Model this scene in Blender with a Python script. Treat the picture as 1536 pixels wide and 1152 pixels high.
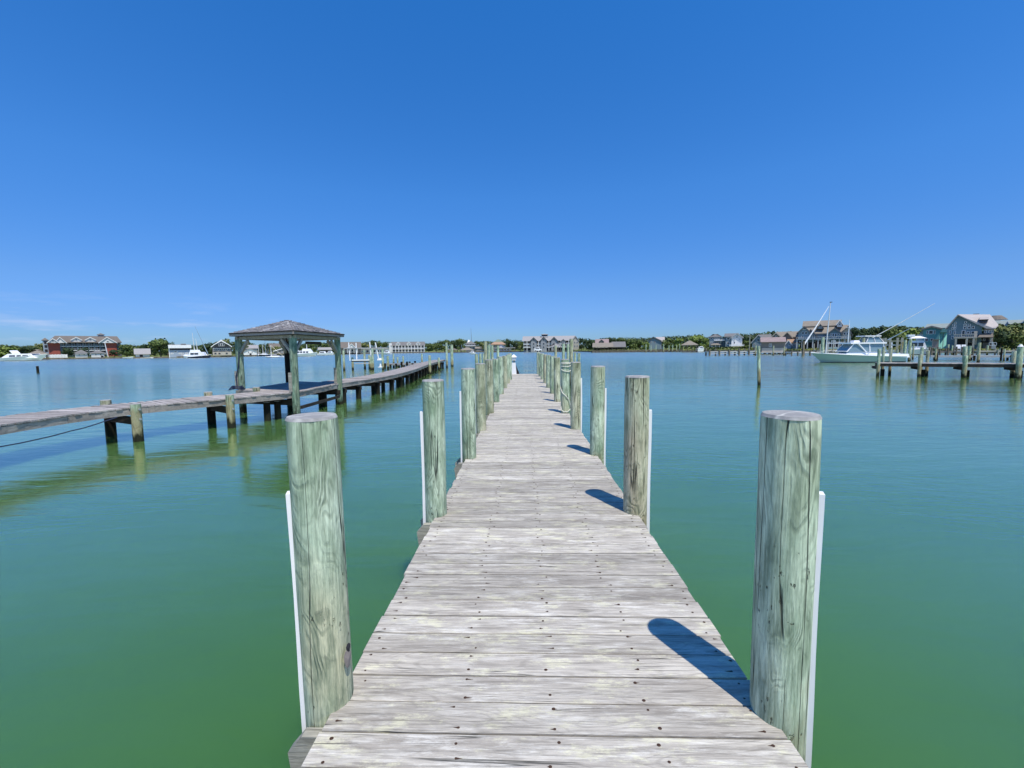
import bpy, math, random
from mathutils import Vector, Matrix, noise
random.seed(11)
R = math.radians
scene = bpy.context.scene
for o in list(bpy.data.objects): bpy.data.objects.remove(o)
C = scene.collection
# ------------------------------------------------------------------ camera
F = 636.0; CX, CY = 768.0, 576.0; CAMZ = 2.45; DECK = 0.95
th_, ps_, ro_ = R(4.83), R(1.764), 0.0121
fh = Vector((-math.sin(ps_), math.cos(ps_), 0)); r0 = Vector((math.cos(ps_), math.sin(ps_), 0))
fw = fh*math.cos(th_) - Vector((0, 0, 1))*math.sin(th_); u0 = r0.cross(fw)
rv = r0*math.cos(ro_) - u0*math.sin(ro_); uv = u0*math.cos(ro_) + r0*math.sin(ro_)
CAM = Vector((0, 0, CAMZ))
cam = bpy.data.cameras.new('camera'); cam.sensor_width = 36; cam.lens = 36*F/1536; cam.clip_end = 9000; cam.clip_start = .05
camo = bpy.data.objects.new('camera', cam); C.objects.link(camo); scene.camera = camo
m = Matrix((rv, uv, -fw)).transposed().to_4x4(); m.translation = CAM; camo.matrix_world = m
# ------------------------------------------------------------------ sky and sun
SUN = Vector((.232, -.41, 1)).normalized()
elev = math.asin(SUN.z); azim = math.atan2(SUN.x, SUN.y)
world = bpy.data.worlds.new("World"); scene.world = world; world.use_nodes = True
nt = world.node_tree; nt.nodes.clear()
def wn(t, **k):
    n = nt.nodes.new(t)
    for a, b in k.items(): setattr(n, a, b)
    return n
sky = wn('ShaderNodeTexSky', sky_type='NISHITA', sun_disc=False, sun_elevation=elev, sun_rotation=azim, air_density=1.0, dust_density=0.3, ozone_density=3.0)
hs = wn('ShaderNodeHueSaturation'); hs.inputs['Saturation'].default_value = 1.18
hs.inputs['Value'].default_value = 1.0
tint0 = wn('ShaderNodeMix', data_type='RGBA', blend_type='MULTIPLY'); tint0.inputs[0].default_value = 1; tint0.inputs[7].default_value = (1.6, 2.0, 2.24, 1)
tint = wn('ShaderNodeMix', data_type='RGBA', blend_type='MULTIPLY'); tint.inputs[0].default_value = 1
grade = wn('ShaderNodeValToRGB')      # colour grade of the sky by height above the horizon
for i, (z, c) in enumerate([(0.02, [0.1796, 0.2447, 0.4097]), (0.058, [0.1876, 0.2369, 0.4058]), (0.13, [0.2369, 0.2829, 0.4022]), (0.32, [0.2585, 0.3896, 0.5074]), (0.6, [0.1923, 0.4388, 0.5755])]):
    e = grade.color_ramp.elements[i] if i < 2 else grade.color_ramp.elements.new(z)
    e.position = z; e.color = (*c, 1)
cl = wn('ShaderNodeMix', data_type='RGBA'); cl.inputs[7].default_value = (3.6, 4.4, 6.2, 1)
tc = wn('ShaderNodeTexCoord'); mp = wn('ShaderNodeMapping'); mp.inputs['Scale'].default_value = (5, 5, 32); 
no = wn('ShaderNodeTexNoise'); no.inputs['Scale'].default_value = 1.6; no.inputs['Detail'].default_value = 6; no.inputs['Roughness'].default_value = .6
rp = wn('ShaderNodeMapRange'); rp.inputs[1].default_value = .53; rp.inputs[2].default_value = .80
sx = wn('ShaderNodeSeparateXYZ')
mz = wn('ShaderNodeMapRange'); mz.inputs[1].default_value = .11; mz.inputs[2].default_value = .05   # only low over the horizon
mx = wn('ShaderNodeMapRange'); mx.inputs[1].default_value = -.40; mx.inputs[2].default_value = -.62
mm = wn('ShaderNodeMath', operation='MULTIPLY'); mm2 = wn('ShaderNodeMath', operation='MULTIPLY'); mm3 = wn('ShaderNodeMath', operation='MULTIPLY'); mm3.inputs[1].default_value = .65
bg = wn('ShaderNodeBackground'); bg.inputs['Strength'].default_value = 0.15; wo = wn('ShaderNodeOutputWorld')
L = nt.links.new
L(sky.outputs[0], hs.inputs['Color']); L(hs.outputs[0], tint0.inputs[6]); L(tint0.outputs[2], tint.inputs[6]); L(sx.outputs[2], grade.inputs[0]); L(grade.outputs[0], tint.inputs[7]); L(tint.outputs[2], cl.inputs[6])
L(tc.outputs['Generated'], mp.inputs[0]); L(mp.outputs[0], no.inputs['Vector']); L(no.outputs[0], rp.inputs[0])
L(tc.outputs['Generated'], sx.inputs[0]); L(sx.outputs[2], mz.inputs[0]); L(sx.outputs[0], mx.inputs[0])
L(rp.outputs[0], mm.inputs[0]); L(mz.outputs[0], mm.inputs[1]); L(mm.outputs[0], mm2.inputs[0]); L(mx.outputs[0], mm2.inputs[1]); L(mm2.outputs[0], mm3.inputs[0]); L(mm3.outputs[0], cl.inputs[0])
L(cl.outputs[2], bg.inputs[0]); L(bg.outputs[0], wo.inputs[0])
sl = bpy.data.lights.new('sun', 'SUN'); sl.energy = 5.0; sl.angle = R(.5); sl.color = (1, .93, .80)
so = bpy.data.objects.new('sun', sl); C.objects.link(so); so.rotation_euler = SUN.to_track_quat('Z', 'Y').to_euler(); so.location = (5, -10, 30)
scene.view_settings.view_transform = 'Standard'; scene.view_settings.look = 'None'; scene.view_settings.exposure = 0.0; scene.view_settings.gamma = 1
scene.render.resolution_x = 1024; scene.render.resolution_y = 768
scene.cycles.max_bounces = 6
# ------------------------------------------------------------------ pixel -> place helpers (photo pixels, 1536 wide)
def ray(px, py): return fw + rv*((px-CX)/F) - uv*((py-CY)/F)
def atz(px, py, z):
    d = ray(px, py); return CAM + d*((z-CAMZ)/d.z)
def ptd(px, py, D): return CAM + ray(px, py)*D
def hy(px): return 522 - .0121*(px-787)
# ------------------------------------------------------------------ object helpers
def link(name, o_data, parent=None):
    o = bpy.data.objects.new(name, o_data); C.objects.link(o)
    if parent is not None: o.parent = parent
    return o
def tag(o, label=None, cat=None, group=None, kind=None):
    if label: o['label'] = label
    if cat: o['category'] = cat
    if group: o['group'] = group
    if kind: o['kind'] = kind
    return o
def empty(name, loc, rz=0, label=None, cat=None, group=None):
    o = link(name, None); o.location = loc; o.rotation_euler = (0, 0, rz); o.empty_display_size = .3
    return tag(o, label, cat, group)
class MB:
    def __init__(s): s.v = []; s.f = []
    def add(s, vs, fs):
        n = len(s.v); s.v += [tuple(v) for v in vs]; s.f += [tuple(i+n for i in f) for f in fs]; return s
    def box(s, x0, x1, y0, y1, z0, z1):
        return s.add([(x0,y0,z0),(x1,y0,z0),(x1,y1,z0),(x0,y1,z0),(x0,y0,z1),(x1,y0,z1),(x1,y1,z1),(x0,y1,z1)],
                     [(3,2,1,0),(4,5,6,7),(0,1,5,4),(1,2,6,5),(2,3,7,6),(3,0,4,7)])
    def frus(s, x0, x1, y0, y1, z0, X0, X1, Y0, Y1, z1):
        return s.add([(x0,y0,z0),(x1,y0,z0),(x1,y1,z0),(x0,y1,z0),(X0,Y0,z1),(X1,Y0,z1),(X1,Y1,z1),(X0,Y1,z1)],
                     [(3,2,1,0),(4,5,6,7),(0,1,5,4),(1,2,6,5),(2,3,7,6),(3,0,4,7)])
    def bar(s, a, b, w, h=None, up=(0,0,1)):
        a, b = Vector(a), Vector(b); h = h or w; d = (b-a).normalized(); up = Vector(up)
        if abs(d.dot(up)) > .98: up = Vector((1, 0, 0))
        sd = d.cross(up).normalized()*(w/2); u = sd.normalized().cross(d)*(h/2)
        return s.add([a-sd-u, a+sd-u, a+sd+u, a-sd+u, b-sd-u, b+sd-u, b+sd+u, b-sd+u],
                     [(0,1,2,3),(7,6,5,4),(1,0,4,5),(2,1,5,6),(3,2,6,7),(0,3,7,4)])
    def tube(s, pts, r, n=8, r1=None):
        pts = [Vector(p) for p in pts]; N = len(pts); r1 = r if r1 is None else r1; vs = []; fs = []
        for i, p in enumerate(pts):
            d = (pts[min(i+1, N-1)]-pts[max(i-1, 0)]).normalized()
            up = Vector((0, 0, 1)) if abs(d.z) < .95 else Vector((1, 0, 0))
            a = d.cross(up).normalized(); b = a.cross(d); rr = r+(r1-r)*i/max(1, N-1)
            for k in range(n):
                t = 2*math.pi*k/n; vs.append(p+a*rr*math.cos(t)+b*rr*math.sin(t))
        for i in range(N-1):
            for k in range(n): fs.append((i*n+k, i*n+(k+1) % n, (i+1)*n+(k+1) % n, (i+1)*n+k))
        fs += [tuple(range(n))[::-1], tuple((N-1)*n+k for k in range(n))]
        return s.add(vs, fs)
    def prism(s, prof, axis, c0, c1):
        n = len(prof)
        def P(a, b, c): return (c, a, b) if axis == 'x' else (a, c, b)
        vs = [P(a, b, c0) for a, b in prof]+[P(a, b, c1) for a, b in prof]
        fs = [tuple(range(n)), tuple(range(2*n-1, n-1, -1))]+[(k, (k+1) % n+0, n+(k+1) % n, n+k) for k in range(n)]
        return s.add(vs, fs)
    def build(s, name, mat, parent=None, smooth=False, loc=None, fix=True):
        me = bpy.data.meshes.new(name); me.from_pydata(s.v, [], s.f); me.update()
        if fix:
            import bmesh
            bm = bmesh.new(); bm.from_mesh(me); bmesh.ops.recalc_face_normals(bm, faces=bm.faces); bm.to_mesh(me); bm.free()
        me.materials.append(mat)
        if smooth:
            me.polygons.foreach_set('use_smooth', [True]*len(me.polygons))
            try: me.set_sharp_from_angle(angle=R(40))
            except Exception: pass
        o = link(name, me, parent)
        if loc is not None: o.location = loc
        return o
# ------------------------------------------------------------------ materials
def mat(name, col, rough=.7, spec=.3, metal=0, var=0.0, scale=3.0, vcol=None, bump=0, stretch=(1, 1, 1)):
    m = bpy.data.materials.new(name); m.use_nodes = True; t = m.node_tree; b = t.nodes['Principled BSDF']
    b.inputs['Base Color'].default_value = (*col, 1); b.inputs['Roughness'].default_value = rough
    b.inputs['Specular IOR Level'].default_value = spec; b.inputs['Metallic'].default_value = metal
    if var or bump:
        tc = t.nodes.new('ShaderNodeTexCoord'); mp = t.nodes.new('ShaderNodeMapping'); mp.inputs['Scale'].default_value = stretch
        n = t.nodes.new('ShaderNodeTexNoise'); n.inputs['Scale'].default_value = scale; n.inputs['Detail'].default_value = 5
        oi = t.nodes.new('ShaderNodeObjectInfo'); ad = t.nodes.new('ShaderNodeVectorMath'); ad.operation = 'ADD'
        ml = t.nodes.new('ShaderNodeMath'); ml.operation = 'MULTIPLY'; ml.inputs[1].default_value = 37
        t.links.new(oi.outputs['Random'], ml.inputs[0]); t.links.new(tc.outputs['Object'], ad.inputs[0]); t.links.new(ml.outputs[0], ad.inputs[1])
        t.links.new(ad.outputs[0], mp.inputs[0]); t.links.new(mp.outputs[0], n.inputs['Vector'])
        if var:
            r = t.nodes.new('ShaderNodeValToRGB'); c2 = vcol or tuple(c*(1-var) for c in col)
            r.color_ramp.elements[0].color = (*c2, 1); r.color_ramp.elements[1].color = (*col, 1)
            r.color_ramp.elements[0].position = .35; r.color_ramp.elements[1].position = .62
            t.links.new(n.outputs[0], r.inputs[0]); t.links.new(r.outputs[0], b.inputs['Base Color'])
        if bump:
            bp = t.nodes.new('ShaderNodeBump'); bp.inputs['Strength'].default_value = bump; bp.inputs['Distance'].default_value = .02
            t.links.new(n.outputs[0], bp.inputs['Height']); t.links.new(bp.outputs[0], b.inputs['Normal'])
    return m
class NG:
    """small node-graph helper"""
    def __init__(s, m): m.use_nodes = True; s.t = m.node_tree; s.b = s.t.nodes['Principled BSDF']
    def n(s, ty, ins=None, **k):
        x = s.t.nodes.new(ty)
        for a, b in k.items(): setattr(x, a, b)
        for a, v in (ins or {}).items():
            if hasattr(v, 'is_output') or isinstance(v, bpy.types.NodeSocket): s.t.links.new(v, x.inputs[a])
            else: x.inputs[a].default_value = v
        return x
    def math(s, op, a, b=0.0, c=None):
        ins = {0: a, 1: b}
        if c is not None: ins[2] = c
        return s.n('ShaderNodeMath', ins, operation=op).outputs[0]
    def noise(s, vec, scale, detail=4, rough=.55, dist=0): return s.n('ShaderNodeTexNoise', {'Vector': vec, 'Scale': scale, 'Detail': detail, 'Roughness': rough, 'Distortion': dist}).outputs[0]
    def map(s, vec, scale=(1, 1, 1), loc=(0, 0, 0)): return s.n('ShaderNodeMapping', {'Vector': vec, 'Scale': scale, 'Location': loc}).outputs[0]
    def mr(s, v, a, b, c=0.0, d=1.0): return s.n('ShaderNodeMapRange', {0: v, 1: a, 2: b, 3: c, 4: d}).outputs[0]
    def mix(s, f, a, b, bt='MIX'): return s.n('ShaderNodeMix', {0: f, 6: a, 7: b}, data_type='RGBA', blend_type=bt).outputs[2]
    def line(s, v, w, c=.5): return s.mr(s.math('ABSOLUTE', s.math('SUBTRACT', v, c)), 0, w, 1, 0)
    def bump(s, h, st, di): s.t.links.new(s.n('ShaderNodeBump', {'Height': h, 'Strength': st, 'Distance': di}).outputs[0], s.b.inputs['Normal'])
    def col(s, c): s.t.links.new(c, s.b.inputs['Base Color'])

def pile_mat(name, lightc, darkc, tan, stain=1.0, algae=.28):
    m = bpy.data.materials.new(name); g = NG(m)
    tc = g.n('ShaderNodeTexCoord').outputs['Object']; rnd = g.n('ShaderNodeObjectInfo').outputs['Random']
    off = g.n('ShaderNodeVectorMath', {0: tc, 1: g.n('ShaderNodeCombineXYZ', {0: g.math('MULTIPLY', rnd, 31.0), 1: g.math('MULTIPLY', rnd, 17.0), 2: g.math('MULTIPLY', rnd, 53.0)}).outputs[0]}, operation='ADD').outputs[0]
    a = g.map(off, (1, 1, .2))
    broad = g.noise(g.map(off, (1, 1, .38)), 5.5, 4, .55, .4)                # broad streaks
    fine = g.noise(g.map(off, (1, 1, .05)), 110, 5, .75)                      # fine vertical fibre
    field = g.noise(g.map(off, (1, 1, .36)), 4.2, 2, .5, .6)                 # growth-ring contours
    rings = g.math('SINE', g.math('ADD', g.math('MULTIPLY', field, 150.0), g.math('MULTIPLY', fine, 3.0)))
    rings = g.math('MULTIPLY', g.mr(rings, -.3, .9), g.mr(g.noise(g.map(off, (1, 1, .6)), 5.5, 4, .65), .44, .66))
    streak = g.mr(g.noise(g.map(off, (1, 1, .13)), 26, 4, .7), .47, .70)
    crack = g.math('MULTIPLY', g.line(g.noise(g.map(off, (1, 1, .03)), 9, 3, .5), .009), g.mr(g.noise(g.map(off, (1, 1, .5), (9, 2, 4)), 2.6, 2), .40, .47))
    pit = g.mr(g.noise(g.map(off, (1, 1, .45)), 46, 3, .6), .64, .69)
    pit = g.math('MULTIPLY', pit, g.mr(g.noise(off, 3.1, 2), .44, .56))
    c = g.mix(g.mr(broad, .36, .62), (*darkc, 1), (*lightc, 1))
    c = g.mix(g.math('MULTIPLY', g.mr(g.noise(g.map(off, (1, 1, .3), (3, 8, 1)), 3.3, 3), .48, .68), g.mr(rnd, 0, 1, .45, 1)), c, (*tan, 1))
    c = g.mix(g.math('MULTIPLY', g.mr(fine, .44, .62), .55), c, tuple(x*.42 for x in darkc)+(1,))
    c = g.mix(g.math('MULTIPLY', streak, .78), c, tuple(x*.5 for x in darkc)+(1,))
    c = g.mix(g.math('MULTIPLY', rings, .72), c, tuple(x*.38 for x in darkc)+(1,))
    c = g.mix(g.math('MULTIPLY', pit, .75), c, (.035, .035, .025, 1))
    c = g.mix(g.math('MULTIPLY', crack, .9), c, (.02, .022, .018, 1))
    z = g.n('ShaderNodeSeparateXYZ', {0: g.n('ShaderNodeNewGeometry').outputs['Position']}).outputs[2]
    zz = g.math('ADD', z, g.math('MULTIPLY', g.math('SUBTRACT', g.noise(g.map(off, (1, 1, .3)), 9, 3), .5), .9))
    c = g.mix(g.math('MULTIPLY', g.mr(zz, 1.02, .72), .62*stain), c, (.27, .19, .085, 1))
    c = g.mix(g.mr(zz, algae+.12, algae-.1), c, (.022, .024, .014, 1))
    g.col(c); g.b.inputs['Roughness'].default_value = .85; g.b.inputs['Specular IOR Level'].default_value = .15
    h = g.math('SUBTRACT', g.math('ADD', g.math('MULTIPLY', broad, .7), g.math('MULTIPLY', fine, -.35)), g.math('ADD', g.math('MULTIPLY', crack, 1.0), g.math('ADD', g.math('MULTIPLY', rings, .16), g.math('MULTIPLY', pit, .4))))
    g.bump(h, 1.0, .018)
    return m
M = {}
M['pile'] = pile_mat('treated_pile_wood', (.68, .80, .59), (.29, .40, .26), (.62, .60, .39))
M['pile_tan'] = pile_mat('weathered_pile_wood', (.69, .72, .51), (.30, .34, .21), (.62, .54, .37))
M['pile_dark'] = pile_mat('creosote_and_shade_pile_wood', (.018, .017, .014), (.010, .009, .008), (.016, .013, .010), 0)  # near-black creosote wood, with under-dock shade included in the colour
M['post_green'] = pile_mat('green_post_wood', (.34, .48, .36), (.12, .22, .16), (.30, .33, .22), 0)
def cut_mat():
    m = bpy.data.materials.new('cut_end_grain'); g = NG(m)
    tc = g.n('ShaderNodeTexCoord').outputs['Object']
    w = g.n('ShaderNodeTexWave', {'Vector': tc, 'Scale': 22.0, 'Distortion': 3.0, 'Detail': 2.0}, wave_type='RINGS', rings_direction='Z').outputs[1]
    n = g.noise(tc, 14, 4)
    c = g.mix(g.mr(n, .38, .62), (.25, .25, .25, 1), (.40, .39, .38, 1)); c = g.mix(g.math('MULTIPLY', w, .25), c, (.16, .15, .14, 1))
    c = g.mix(g.line(g.noise(tc, 3.2, 1), .012), c, (.5, .5, .47, 1))
    g.col(c); g.b.inputs['Roughness'].default_value = .9; g.bump(n, .4, .01); return m
M['cut'] = cut_mat()
def plank_mat(name, base, dark, pale, yellow, axis='x', patch=1.0):
    m = bpy.data.materials.new(name); g = NG(m)
    tc = g.n('ShaderNodeTexCoord').outputs['Object']; rnd = g.n('ShaderNodeNewGeometry').outputs['Random Per Island']
    cmb = g.n('ShaderNodeCombineXYZ', {0: g.math('MULTIPLY', rnd, 47.0), 1: g.math('MULTIPLY', rnd, 13.0), 2: g.math('MULTIPLY', rnd, 91.0)}).outputs[0]
    o = g.n('ShaderNodeVectorMath', {0: tc, 1: cmb}, operation='ADD').outputs[0]
    st = (.1, 1, 1) if axis == 'x' else (1, .1, 1)
    st2 = (.035, 1, 1) if axis == 'x' else (1, .035, 1)
    broad = g.noise(g.map(o, st), 16, 5, .6, .3)
    fine = g.noise(g.map(o, st2), 170, 5, .75)
    field = g.noise(g.map(o, (.16, 1, 1) if axis == 'x' else (1, .16, 1)), 6.5, 2, .5, .5)
    rings = g.mr(g.math('SINE', g.math('MULTIPLY', field, 95.0)), .35, 1)
    crack = g.math('MULTIPLY', g.line(g.noise(g.map(o, (.02, 1, 1) if axis == 'x' else (1, .02, 1)), 22, 2, .5), .011), g.mr(g.noise(g.map(o, (.5, 1, 1)), 4, 2), .5, .58))
    c = g.mix(g.mr(broad, .34, .66), (*dark, 1), (*base, 1))
    c = g.mix(g.math('MULTIPLY', g.mr(fine, .46, .64), .0), c, tuple(x*.55 for x in dark)+(1,))
    c = g.mix(g.math('MULTIPLY', rings, .28), c, tuple(x*.5 for x in dark)+(1,))
    pt = g.noise(g.map(o, (.16, 1, 1) if axis == 'x' else (1, .16, 1), (5, 5, 5)), 30, 7, .78, .25)
    pt = g.math('MULTIPLY', g.mr(pt, .48, .60), g.mr(g.noise(g.map(o, (.5, 1, 1), (8, 1, 5)), 4, 4, .7), .38, .58))
    c = g.mix(g.math('MULTIPLY', pt, .62*patch), c, (*pale, 1))
    py = g.noise(g.map(o, (.4, 1, 1), (2, 7, 3)), 9, 7, .8)
    c = g.mix(g.math('MULTIPLY', g.mr(py, .53, .62), .6*patch), c, (*yellow, 1))
    c = g.mix(g.math('MULTIPLY', g.mr(fine, .46, .66), .62), c, tuple(x*.6 for x in dark)+(1,))
    wear = g.mr(g.noise(g.map(o, (.06, 1, 1) if axis == 'x' else (1, .06, 1), (3, 3, 9)), 60, 5, .7), .52, .66)
    c = g.mix(g.math('MULTIPLY', wear, .68), c, tuple(x*.5 for x in dark)+(1,))
    c = g.mix(g.math('MULTIPLY', crack, .9), c, (.04, .04, .035, 1))
    c = g.mix(.32, c, g.n('ShaderNodeHueSaturation', {'Color': c, 'Value': g.mr(rnd, 0, 1, .35, 1.6)}).outputs[0])
    g.col(c); g.b.inputs['Roughness'].default_value = .85; g.b.inputs['Specular IOR Level'].default_value = .2
    h = g.math('SUBTRACT', g.math('ADD', g.math('MULTIPLY', fine, -.6), broad), g.math('ADD', crack, g.math('MULTIPLY', rings, .2)))
    g.bump(h, .6, .004); return m
M['plank'] = plank_mat('weathered_dock_boards', (.535, .50, .435), (.33, .30, .26), (.74, .72, .66), (.68, .66, .46))
M['plank_left'] = plank_mat('grey_dock_boards', (.50, .46, .44), (.27, .24, .23), (.60, .57, .54), (.50, .48, .38), 'x', .8)
M['beam'] = plank_mat('grey_fascia_wood', (.37, .34, .31), (.23, .21, .19), (.42, .40, .38), (.34, .32, .25), 'y', .7)
M['beamx'] = plank_mat('grey_beam_wood', (.40, .39, .34), (.24, .23, .19), (.52, .51, .45), (.52, .50, .38), 'x', .8)
M['shadewood'] = mat('underdeck_shade_wood', (.05, .045, .04), .9, .1, var=.4, scale=4)  # wood with the shade below decks and roofs put into its colour
M['pvc'] = mat('white_plastic_strip', (.80, .80, .80), .45, .4)
M['white'] = mat('white_paint', (.78, .78, .77), .5, .3, var=.08, scale=2)
M['gel'] = mat('white_gelcoat', (.80, .81, .82), .25, .5)
M['rust'] = mat('rusty_nail', (.055, .03, .02), .8, .2)
M['steel'] = mat('galvanised_steel', (.45, .45, .45), .4, .5, metal=.6)
M['rope'] = mat('pale_rope', (.72, .70, .60), .9, .1, bump=.5, scale=90)
M['cable'] = mat('blue_black_cable', (.02, .03, .07), .6, .3)
M['glass'] = mat('dark_window_glass', (.02, .03, .045), .08, .6)
M['clear'] = mat('boat_window_vinyl', (.16, .24, .28), .12, .6)
M['shadow'] = mat('shade_and_dark_parts', (.03, .03, .035), .8, .1)  # near-black: shade of openings and porches as colour, also tyres and knot
def roofmat(name, col, rows=2.2, var=.3):
    m = bpy.data.materials.new(name); g = NG(m); tc = g.n('ShaderNodeTexCoord').outputs['Object']
    n = g.noise(tc, 1.1, 6, .7); w = g.n('ShaderNodeTexWave', {'Vector': tc, 'Scale': rows, 'Distortion': .4}, wave_type='BANDS', bands_direction='Z').outputs[1]
    c = g.mix(g.mr(n, .3, .7), tuple(x*(1-var) for x in col)+(1,), (*col, 1)); c = g.mix(g.math('MULTIPLY', g.mr(w, .0, .4, 1, 0), .3), c, tuple(x*.5 for x in col)+(1,))
    g.col(c); g.b.inputs['Roughness'].default_value = .85; return m
M['roof_grey'] = roofmat('grey_shingle_roof', (.19, .185, .18)); M['roof_tan'] = roofmat('tan_shingle_roof', (.27, .235, .19)); M['roof_brown'] = roofmat('brown_shingle_roof', (.18, .155, .13))
M['roof_orange'] = roofmat('terracotta_roof', (.42, .27, .18)); M['roof_pink'] = roofmat('faded_red_metal_roof', (.33, .25, .24)); M['roof_pale'] = roofmat('pale_metal_roof', (.34, .33, .325), 2.2, .15)
M['roof_green'] = roofmat('green_grey_roof', (.19, .25, .19)); M['roof_teal'] = roofmat('grey_green_roof', (.28, .33, .31)); M['roof_light'] = roofmat('light_grey_shingle_roof', (.43, .39, .37), 2.2, .15)
def wallmat(name, col, k=5.0, bumpv=.3):
    m = bpy.data.materials.new(name); g = NG(m); tc = g.n('ShaderNodeTexCoord').outputs['Object']
    w = g.n('ShaderNodeTexWave', {'Vector': tc, 'Scale': k}, wave_type='BANDS', bands_direction='Z', wave_profile='SAW').outputs[1]
    n = g.noise(tc, .9, 5, .65)
    c = g.mix(g.mr(n, .3, .7), tuple(x*.82 for x in col)+(1,), (*col, 1)); c = g.mix(g.math('MULTIPLY', g.mr(w, .75, 1), .35), c, tuple(x*.45 for x in col)+(1,))
    g.col(c); g.b.inputs['Roughness'].default_value = .8; return m
M['w_brick'] = wallmat('red_brick_wall', (.36, .085, .06)); M['w_grey'] = wallmat('grey_siding', (.30, .31, .32)); M['w_blue'] = wallmat('blue_grey_siding', (.20, .27, .31))
M['w_slate'] = wallmat('slate_blue_siding', (.13, .21, .25)); M['w_white'] = wallmat('white_siding', (.74, .74, .72)); M['w_teal'] = wallmat('teal_siding', (.15, .37, .37))
M['w_turq'] = wallmat('bright_turquoise_siding', (.33, .78, .70)); M['w_peach'] = wallmat('peach_siding', (.62, .45, .31)); M['w_brown'] = wallmat('weathered_shingle_wall', (.23, .20, .18))
M['w_dark'] = wallmat('dark_shingle_wall', (.11, .11, .12)); M['w_pale'] = wallmat('pale_grey_siding', (.44, .45, .46)); M['w_bluep'] = wallmat('pale_blue_siding', (.32, .38, .46)); M['w_beige'] = wallmat('beige_siding', (.46, .42, .35))
M['grass'] = mat('lawn_grass', (.20, .24, .075), .95, .05, var=.4, scale=.25)
M['bulk'] = mat('timber_bulkhead', (.20, .17, .13), .9, .1, var=.5, scale=1.2)
M['teakblue'] = mat('pale_teal_hull_paint', (.28, .41, .41), .2, .5); M['navy'] = mat('navy_hull_paint', (.015, .02, .07), .2, .5); M['boot'] = mat('dark_boot_stripe', (.02, .03, .04), .4, .4)
M['greyhull'] = mat('grey_hull_paint', (.38, .44, .46), .3, .5)
M['alum'] = mat('pale_aluminium_tube', (.62, .63, .64), .35, .5); M['mastblue'] = mat('blue_grey_mast_paint', (.22, .30, .38), .4, .4)
M['yellow'] = mat('yellow_straps', (.55, .42, .12), .8, .2); M['green_canvas'] = mat('green_canvas', (.03, .16, .10), .8, .1)
def leafmat(name, a, b, hi):
    m = bpy.data.materials.new(name); g = NG(m); tc = g.n('ShaderNodeNewGeometry').outputs['Position']
    rnd = g.n('ShaderNodeNewGeometry').outputs['Random Per Island']; n = g.noise(tc, .28, 3, .6)
    c = g.mix(g.mr(n, .36, .64), (*a, 1), (*b, 1)); c = g.mix(g.math('MULTIPLY', g.mr(rnd, .55, 1), .8), c, (*hi, 1))
    g.col(c); g.b.inputs['Roughness'].default_value = .65; g.b.inputs['Specular IOR Level'].default_value = .2; return m
M['leaf_mid'] = leafmat('mid_green_leaves', (.05, .085, .025), (.10, .14, .035), (.17, .20, .06))
M['leaf_dark'] = leafmat('dark_green_leaves', (.022, .045, .02), (.045, .075, .03), (.09, .12, .045))
M['leaf_light'] = leafmat('yellow_green_leaves', (.11, .17, .03), (.17, .23, .05), (.25, .30, .09))
M['leaf_olive'] = leafmat('olive_leaves', (.12, .145, .045), (.20, .21, .07), (.30, .30, .11))
M['bark'] = mat('tree_bark', (.13, .10, .075), .9, .1, var=.4, scale=2)
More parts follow.
